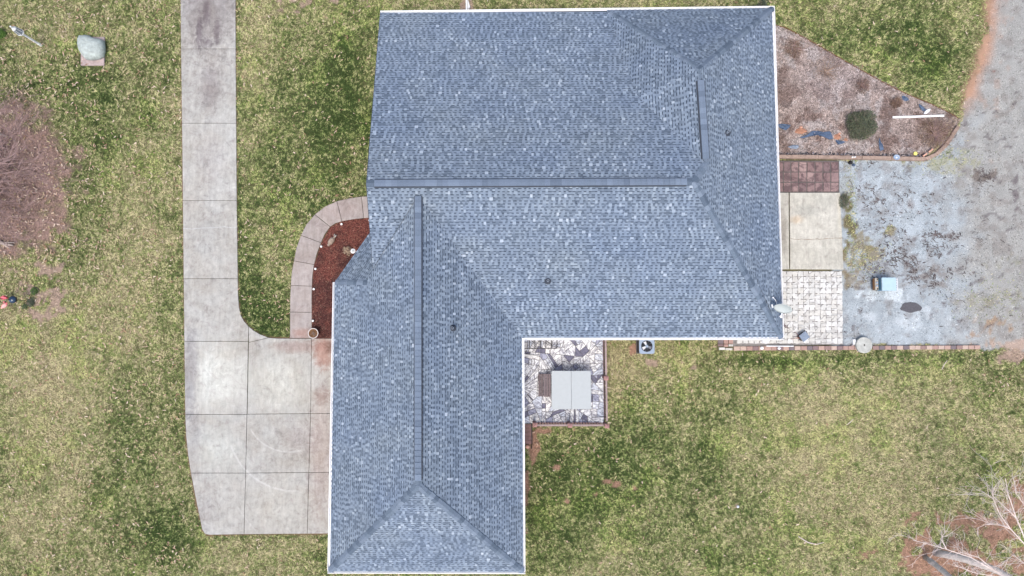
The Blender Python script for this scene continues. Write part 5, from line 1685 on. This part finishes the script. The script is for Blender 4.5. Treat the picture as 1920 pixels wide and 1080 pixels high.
leafy('dry_shrub', 1490, 90, 20, 0.3, 700, [brownl, brownl], 'low dark brown plant near the house wall in the bed', 'shrub', (0.04, 0.08), twigs=30)
leafy('green_weed', 1583, 376, 9, 0.35, 1100, [M['leaf_green'], olive], 'dark green weed clump at the upper corner of the concrete pad', 'weed', (0.03, 0.07), squash=1.7, twigs=16)
leafy('green_weed', 64, 546, 7, 0.22, 420, [M['leaf_bright'], M['leaf_green']], 'green weed tuft right above the pole base on the bare soil', 'weed', (0.05, 0.09), twigs=8)
leafy('green_weed', 57, 567, 8, 0.22, 420, [M['leaf_green'], M['leaf_green']], 'dark green weed tuft right at the foot of the black pole', 'weed', (0.05, 0.09), twigs=8)
leafy('green_weed', 46, 575, 5, 0.18, 200, [M['leaf_green'], M['leaf_bright']], 'small green weed tuft below the black pole', 'weed', (0.05, 0.08), twigs=6)
leafy('green_shrub', -4, 62, 11, 0.4, 900, [M['leaf_bright'], M['leaf_bright']], 'bright green shrub at the left edge beside the lamp post', 'shrub', (0.06, 0.12), twigs=20)
leafy('green_shrub', 1427, 12, 9, 2.0, 1000, [M['leaf_green'], M['leaf_green']], 'dark evergreen peeking out behind the upper right roof corner', 'shrub', (0.05, 0.1), twigs=12)
leafy('potted_plant_litter', 651, 470, 8, 0.35, 260, [palel, brownl], 'dry tan perennial beside the white downspout in the mulch bed', 'plant', (0.06, 0.12), twigs=14)

# bare trees
def twig_net(mb, p, d, L, r, depth, rr, spread=0.6, segs=4, curl=0.15, up=0.0, kids=(2, 4)):
    pts = [p.copy()]; rad = [r]
    q = p.copy(); dd = d.normalized()
    for i in range(segs):
        dd = (dd + Vector((rr.gauss(0, curl), rr.gauss(0, curl), rr.gauss(0, curl * 0.6) + up))).normalized()
        q = q + dd * (L / segs)
        pts.append(q.copy()); rad.append(max(0.006, r * (1 - 0.75 * (i + 1) / segs)))
    mb.tube(pts, rad, 5 if r > 0.03 else 3)
    if depth <= 0: return
    for k in range(rr.randint(*kids)):
        i = rr.randint(1, segs)
        base = pts[i]
        ax = Vector((rr.gauss(0, 1), rr.gauss(0, 1), rr.gauss(0, 0.6))).normalized()
        nd_ = (dd + ax * spread).normalized()
        twig_net(mb, base, nd_, L * rr.uniform(0.45, 0.75), max(0.004, rad[i] * 0.7), depth - 1, rr, spread, segs, curl, up, kids)

rr = random.Random(11)
# left tree: low spreading bare crown, its trunk just outside the frame
tb = at(-30, 345)
lt = empty('bare_tree', tb); tag(lt, 'leafless purple brown tree spreading over bare soil at the left edge', 'tree')
mb = MB(); mb.tube([(0, 0, -0.1), (0.05, 0.02, 0.7), (0.1, 0.0, 1.2)], [0.17, 0.13, 0.10], 9); mb.build('trunk', M['twig'], lt)
mb = MB()
for i in range(34):
    a = math.radians(-120 + i * 7.2 + rr.uniform(-6, 6))
    d = Vector((math.cos(a), math.sin(a), rr.uniform(0.0, 0.35)))
    twig_net(mb, Vector((0.1, 0, rr.uniform(0.8, 1.2))), d, rr.uniform(2.2, 3.5), 0.04, 3, rr, 0.8, 6, 0.15, 0.0, (3, 5))
mb.build('crown', M['twig'], lt)
# weathered wood lying under it
def log(px0, py0, px1, py1, r0, r1, mt, label, z0=0.1, z1=0.12, name='fallen_log', cat='log', fork=None):
    A, B = at(px0, py0, z0), at(px1, py1, z1)
    root = MB()
    n = 7; pts = []; rad = []
    for i in range(n):
        t = i / (n - 1); q = A.lerp(B, t) + Vector((rr.uniform(-.02, .02), rr.uniform(-.03, .03), 0)); pts.append(q); rad.append(r0 + (r1 - r0) * t)
    root.tube(pts, rad, 9)
    if fork:
        for (x, y, r) in fork: root.tube([pts[3], at(x, y, z1 + 0.03)], [r * 1.6, r], 5)
    return tag(root.build(name, M[mt], smooth=True), label, cat)
greyw = simple('bleached_wood', (0.42, 0.35, 0.31), 0.9, 0.3, 12, bmp=0.5); M['bleached'] = greyw
log(-25, 449, 25, 461, 0.16, 0.05, 'bleached', 'bleached forked log on the soil below the bare tree', fork=[(28, 455, 0.03), (20, 466, 0.025)])
log(-20, 246, 12, 256, 0.12, 0.05, 'bleached', 'short bleached log above the bare tree at the left edge')

# right tree: two grey trunks leaning out of the corner, pale twigs above
rb = at(1740, 1042)
rt = empty('bare_tree', rb); tag(rt, 'leafless tree with grey double trunk and pale twigs in the lower right corner', 'tree')
inv = -rb
def T(px, py, z): return at(px, py, z) + inv
mb = MB(); mb.tube([T(1733, 1044, -0.1), T(1745, 1052, 0.6), T(1765, 1068, 1.4), T(1795, 1095, 2.4), T(1850, 1140, 4.0)], [0.17, 0.15, 0.14, 0.13, 0.10], 12); mb.build('trunk', M['bark'], rt, smooth=True)
mb = MB(); mb.tube([T(1752, 1036, -0.1), T(1775, 1040, 0.6), T(1815, 1050, 1.4), T(1870, 1070, 2.4), T(1940, 1110, 3.8)], [0.19, 0.18, 0.18, 0.16, 0.12], 12); mb.build('trunk', M['bark'], rt, smooth=True)
LIMBS = [
 [(1960, 1140, 4.4), (1905, 1095, 4.6), (1868, 1072, 4.7), (1820, 1045, 4.8), (1775, 1030, 4.9), (1745, 1021, 4.9), (1712, 1013, 5.0)],
 [(1868, 1072, 4.7), (1835, 1045, 4.9), (1800, 1035, 4.9)],
 [(1775, 1030, 4.9), (1764, 1010, 5.1), (1772, 998, 5.2)],
 [(1990, 1060, 4.6), (1930, 1030, 4.8), (1895, 992, 4.9), (1875, 965, 5.0), (1862, 935, 5.1), (1843, 922, 5.1)],
 [(1930, 1030, 4.8), (1905, 970, 5.0), (1890, 925, 5.1), (1885, 897, 5.2)],
 [(1905, 970, 5.0), (1878, 945, 5.1), (1860, 928, 5.2), (1862, 918, 5.2)],
 [(1895, 992, 4.9), (1870, 982, 5.0), (1850, 984, 5.0)],
 [(1985, 1100, 4.6), (1925, 1060, 4.7), (1900, 1040, 4.8), (1875, 1060, 4.8)],
 [(1975, 980, 4.9), (1930, 960, 5.0), (1905, 925, 5.1), (1900, 895, 5.2)],
 [(1960, 1140, 4.4), (1890, 1085, 4.5), (1830, 1075, 4.7), (1790, 1060, 4.8)]]
for k, Lm in enumerate(LIMBS):
    mb = MB()
    pts = [T(*p) for p in Lm]
    r0 = 0.036 if k in (0, 3, 4) else 0.024
    rad = [max(0.01, r0 * (1 - 0.7 * i / (len(pts) - 1))) for i in range(len(pts))]
    mb.tube(pts, rad, 6)
    for i in range(1, len(pts)):
        for _ in range(5):
            d = (pts[i] - pts[i - 1]).normalized() + Vector((rr.gauss(0, 0.6), rr.gauss(0, 0.6), rr.gauss(0, 0.25)))
            b = pts[i - 1].lerp(pts[i], rr.random())
            twig_net(mb, b, d, rr.uniform(0.5, 1.15), 0.013, 2, rr, 0.6, 4, 0.2, 0.0, (1, 2))
    mb.build('branch', M['pale_bark'], rt)
# hidden continuation joins limbs to the trunks beyond the frame
mb = MB(); mb.tube([T(1850, 1140, 4.0), T(1900, 1160, 4.2), T(1960, 1140, 4.4), T(1990, 1060, 4.6)], [0.10, 0.08, 0.06, 0.05], 8); mb.tube([T(1940, 1110, 3.8), T(1985, 1100, 4.6), T(1975, 980, 4.9)], [0.12, 0.06, 0.04], 8); mb.build('limb', M['bark'], rt)

st = MB(); st.tube([at(1497, 1006, 0.08), at(1515, 1017, 0.1), at(1530, 1021, 0.08), at(1545, 1017, 0.09)], [0.02, 0.025, 0.02, 0.012], 5)
tag(st.build('fallen_twig', M['pale_bark']), 'pale forked twig lying on the lower right lawn', 'twig')
st = MB(); st.tube([at(1776, 676, 0.08), at(1770, 684, 0.1), at(1766, 693, 0.08)], [0.012, 0.016, 0.012], 5)
tag(st.build('fallen_twig', M['pale_bark']), 'pale twig on the lawn just below the brick edging', 'twig')
st = MB(); st.tube([at(1587, 797, 0.08), at(1594, 792, 0.1), at(1600, 786, 0.08)], [0.012, 0.016, 0.01], 5)
tag(st.build('fallen_twig', M['pale_bark']), 'short pale twig in the middle of the right lawn', 'twig')

# ------------------------------------------------------------------ things left of the house
# lamp post
b = at(77, 85); lp = empty('lamp_post', b); tag(lp, 'white garden lamp post with a glass lantern in the upper left lawn', 'lamp post')
top = at(19, 47.5, 2.35) - b
ax = Vector((0, 0, 1))
mb = MB(); mb.lathe([(0.075, -0.05), (0.07, 0.25), (0.058, 0.28), (0.055, 1.40), (0.08, 1.44), (0.06, 1.48), (0.0, 1.48)], n=16); mb.build('pole', M['white'], lp)
mb = MB(); mb.lathe([(0.06, 1.48), (0.19, 1.56), (0.19, 1.60), (0.0, 1.60)], n=6); mb.build('lantern_base', M['white'], lp)
mb = MB()
for k in range(6):
    a = k * math.pi / 3
    mb.tube([(0.175 * math.cos(a), 0.175 * math.sin(a), 1.6), (0.115 * math.cos(a), 0.115 * math.sin(a), 2.05)], 0.014, 5)
mb.build('lantern_frame', M['white'], lp)
mb = MB(); mb.lathe([(0.165, 1.602), (0.105, 2.05), (0.0, 2.05)], n=6); mb.build('lantern_glass', simple('grey_lantern_glass', (0.25, 0.28, 0.32), 0.15, 0.15, 20, spec=0.6, bmp=0), lp)
mb = MB(); mb.lathe([(0.13, 2.05), (0.125, 2.07), (0.06, 2.16), (0.045, 2.2), (0.045, 2.32), (0.0, 2.36)], n=6); mb.build('lantern_roof', M['white'], lp)

# rock shaped cover on its pad
tag(prism_part('concrete_base', [at2(*p, 0.09) for p in [(151, 69), (195.5, 69), (195, 122.5), (151, 122.5)]], -0.05, 0.09, M['pad'], None, 0.015), 'square pinkish concrete base under the pale rock shaped cover', 'base')
rc = at(169.5, 91, 0.45)
shape = [(145, 72), (150, 67), (160, 65.3), (168, 67), (176, 71.5), (186, 72.5), (193, 76), (195.5, 84), (195, 96), (192, 105), (184, 110.5), (170, 111), (160, 110.5), (153, 104), (147.5, 93), (145, 82)]
outer = [at(x, y, 0.30) for x, y in shape]
cen = sum(outer, Vector()) / len(outer)
vs = []; n = len(outer)
for t, z in ((0.94, 0.09), (1.0, 0.16), (0.98, 0.34), (0.84, 0.50), (0.60, 0.60), (0.32, 0.66)):
    for i, p_ in enumerate(outer):
        q = cen.lerp(p_, t * (1 + 0.03 * math.sin(i * 2.3 + t * 7))); vs.append((q.x - cen.x, q.y - cen.y, z + 0.035 * math.sin(i * 1.9 + z * 12) * (z > 0.3)))
vs.append((0.05, 0.04, 0.65))
fs = []
for r in range(5):
    for i in range(n): fs.append((r * n + i, r * n + (i + 1) % n, (r + 1) * n + (i + 1) % n, (r + 1) * n + i))
for i in range(n): fs.append((5 * n + i, 5 * n + (i + 1) % n, 6 * n))
fs.append(tuple(range(n - 1, -1, -1)))
mb = MB(); mb.add(vs, fs)
o = mb.build('rock_cover', M['rock_cover'], smooth=True); o.location = (cen.x, cen.y, 0)
tag(o, 'pale blue grey artificial rock cover standing on a concrete base', 'rock cover')

# pole with dark blue dome, and two flamingos
b = at(50, 563.5); gp = empty('feeder_pole', b); tag(gp, 'thin black pole carrying a dark blue dome at the left edge', 'bird feeder')
mb = MB(); mb.tube([(0, 0, 0), (0, 0, 2.0), (-0.05, 0, 2.15), (-0.2, 0, 2.2), (-0.3, 0, 2.1)], [0.016] * 5, 6); mb.build('pole', M['black'], gp)
dq = at(23, 563.5, 1.08) - b
mb = MB(); mb.lathe([(0.19, 0.0), (0.195, 0.02), (0.16, 0.08), (0.09, 0.13), (0.0, 0.15)], c=(0, 0, 1.02), n=24); mb.build('dome', M['navy'], gp, smooth=True)
mb = MB(); mb.lathe([(0.17, -0.10), (0.18, -0.02), (0.0, -0.02)], c=(0, 0, 1.02), n=20); mb.build('tray', M['black'], gp)
mb = MB()
for k in range(7):
    a = k * 0.9
    mb.box((0.07 * math.cos(a) - 0.03, 0.07 * math.sin(a) - 0.03, 1.135), (0.05, 0.012, 0.02), a)
mb.build('cap_pattern', M['glass_blue'], gp)

def flamingo(px, py, rz, body, neck, label):
    p = at(px, py, 0.45); r = empty('garden_flamingo', (p.x, p.y, 0), rz); tag(r, label, 'flamingo', 'garden flamingos at the left edge')
    me = MB()
    prof = [(-0.24, 0.015), (-0.16, 0.05), (-0.06, 0.095), (0.05, 0.11), (0.13, 0.08), (0.17, 0.04)]
    me.tube([(x, 0, 0.48 + x * 0.15) for x, _ in prof], [r_ for _, r_ in prof], 12); me.build('body', M[body], r, smooth=True)
    me = MB(); me.tube([(0.12, 0, 0.50), (0.24, 0, 0.58), (0.30, 0, 0.70), (0.27, 0, 0.82), (0.30, 0, 0.90), (0.37, 0, 0.90)], [0.045, 0.032, 0.024, 0.022, 0.034, 0.03], 10); me.build('neck', M[neck], r, smooth=True)
    me = MB(); me.tube([(0.37, 0, 0.90), (0.43, 0, 0.88), (0.45, 0, 0.83)], [0.024, 0.018, 0.008], 8); me.build('beak', M['black'], r, smooth=True)
    for s in (-1, 1):
        me = MB(); me.tube([(0.0, s * 0.035, 0.42), (0.01, s * 0.035, 0.0)], 0.007, 5); me.build('leg', M['black'], r)
        me = MB(); me.add([(0.08, s * 0.10, 0.52), (-0.05, s * 0.115, 0.50), (-0.27, s * 0.04, 0.46), (-0.02, s * 0.05, 0.59)], [(0, 1, 3), (1, 2, 3), (0, 3, 2, 1)]); me.build('wing', M[body], r)
flamingo(9, 558, 0.05, 'pink', 'red', 'bright pink garden flamingo with a dark red neck above the black pole')
flamingo(9, 573, 0.55, 'pale_pink', 'pink', 'faded pink garden flamingo below the black pole')

# mulch bed things
for i, (x, y) in enumerate([(640, 420), (601.8, 462), (591, 504), (587.8, 542), (586.3, 601.5), (692.5, 413)]):
    p = at(x, y, 0.25)
    r = empty('path_light', (p.x, p.y, 0))
    tag(r, ['white path light near the top of the curved walkway', 'white path light next to the stone ornament', 'white path light third down the walkway edge', 'white path light fourth down the walkway edge', 'white path light nearest to the round pot', 'white path light half under the roof edge'][i], 'path light', 'path lights along the curved walkway')
    mb = MB(); mb.lathe([(0.012, -0.03), (0.012, 0.19), (0, 0.19)], n=6); mb.build('stake', M['black'], r)
    mb = MB(); mb.lathe([(0.035, 0.17), (0.062, 0.20), (0.058, 0.235), (0.03, 0.25), (0, 0.252)], n=14); mb.build('lamp_head', M['white'], r)
# pot
p = at(587.5, 625, 0.38); pt = empty('plant_pot', (p.x, p.y, 0.055)); tag(pt, 'round dark pot with a pale rim and dead plant at the walkway foot', 'plant pot')
mb = MB(); mb.lathe([(0.17, 0), (0.25, 0.34), (0.0, 0.28)], n=28); mb.build('pot', M['rust'], pt)
mb = MB(); N = 32; vs = []; fs = []
for k in range(N):
    a = 2 * math.pi * k / N
    for r_, z in ((0.235, 0.33), (0.235, 0.37), (0.275, 0.37), (0.275, 0.33)): vs.append((r_ * math.cos(a), r_ * math.sin(a), z))
for k in range(N):
    a, b2 = 4 * k, 4 * ((k + 1) % N)
    for j in range(4): fs.append((a + j, a + (j + 1) % 4, b2 + (j + 1) % 4, b2 + j))
mb.add(vs, fs); mb.build('rim', simple('pale_pot_rim', (0.60, 0.55, 0.53), 0.7, 0.1, 10), pt)
mb = MB(); mb.lathe([(0.23, 0.29), (0.1, 0.31), (0.0, 0.31)], n=20); mb.build('soil', M['rust'], pt)
mb = MB()
for i in range(26):
    a = rr.uniform(0, 6.28); k = rr.uniform(0.06, 0.2)
    mb.tube([(0, 0, 0.31), (k * .6 * math.cos(a), k * .6 * math.sin(a), 0.36), (k * math.cos(a + .4), k * math.sin(a + .4), 0.35)], [0.008, 0.006, 0.003], 4)
mb.build('dead_stems', M['timber'], pt)
# stone ornament: a squat animal-like boulder with a raised nose
p = at(621, 452, 0.2); orn = empty('stone_ornament', (p.x, p.y, 0.03), math.radians(52)); tag(orn, 'weathered grey stone animal ornament lying in the mulch bed', 'garden ornament')
mb = MB(); mb.tube([(-0.22, 0, 0.10), (-0.14, 0, 0.13), (0.02, 0, 0.16), (0.16, 0, 0.15), (0.24, 0, 0.13)], [0.05, 0.13, 0.15, 0.12, 0.05], 12); mb.build('body', M['stone_tan'], orn, smooth=True)
mb = MB(); mb.tube([(0.22, 0, 0.14), (0.32, 0, 0.17), (0.40, 0, 0.18)], [0.06, 0.06, 0.02], 10); mb.build('head', M['stone_tan'], orn, smooth=True)
for s in (-1, 1):
    mb = MB(); mb.tube([(0.30, s * 0.03, 0.20), (0.35, s * 0.05, 0.28), (0.44, s * 0.05, 0.30)], [0.02, 0.025, 0.01], 6); mb.build('ear', M['lid'], orn, smooth=True)
mb = MB(); mb.tube([(-0.2, 0, 0.08), (-0.27, 0, 0.09), (-0.30, 0, 0.07)], [0.08, 0.09, 0.04], 9); mb.build('tail', M['stone_tan'], orn, smooth=True)
# white downspout top in the bed corner
p = at(661.5, 470.5, 1.1); dsr = empty('white_post', (p.x, p.y, 0.0)); tag(dsr, 'white round topped post standing in mulch against the angled eave', 'post')
mb = MB(); mb.lathe([(0.05, -0.02), (0.05, 1.0), (0.0, 1.0)], n=12); mb.build('shaft', M['white'], dsr)
mb = MB(); mb.lathe([(0.12, 1.0), (0.13, 1.05), (0.05, 1.09), (0.0, 1.09)], n=20); mb.build('cap', M['white'], dsr)
mb = MB(); mb.lathe([(0.055, 1.092), (0.05, 1.11), (0, 1.115)], n=14); mb.build('finial', M['dish'], dsr)

# white downspout running out over the north lawn
mb = MB(); A, B = at(874.8, 19, 0.14), at(874.8, -40, 0.14)
mb.prism([(A.x - 0.045, A.y - 0.5), (A.x + 0.045, A.y - 0.5), (B.x + 0.045, B.y), (B.x - 0.045, B.y)], 0.04, 0.14, bevel=0.01)
tag(mb.build('downspout', M['white']), 'white downspout running from the eave over the upper lawn', 'downspout')
mb = MB(); P = [(877, -3), (878.6, 3), (881.5, 12), (880, 15), (877.5, 16.5), (876.9, 15)]
mb.prism([at2(*p, 0.16) for p in P][::-1], 0.03, 0.16, bevel=0.008)
tag(mb.build('splash_block', M['white']), 'white wedge shaped splash block beside the downspout', 'splash block')

# golf-ball sized white lump and leaf litter on the right lawn
mb = MB(); mb.lathe([(0.05, 0), (0.075, 0.05), (0.05, 0.10), (0, 0.12)], n=9); tag(mb.build('white_stone', M['white_plastic'], loc=at(1383, 949.5)), 'single white stone lying on the lower right lawn', 'stone')

print('BLADES', N_BLADES, 'FLAGSTONES', nst, 'OBJECTS', len(bpy.data.objects), 'CAPS', sum(o.name.startswith('ridge_cap') for o in bpy.data.objects))
print('TRIS', sum(sum(len(p.vertices) - 2 for p in o.data.polygons) for o in bpy.data.objects if o.type == 'MESH' and len(o.data.polygons) < 50000) )
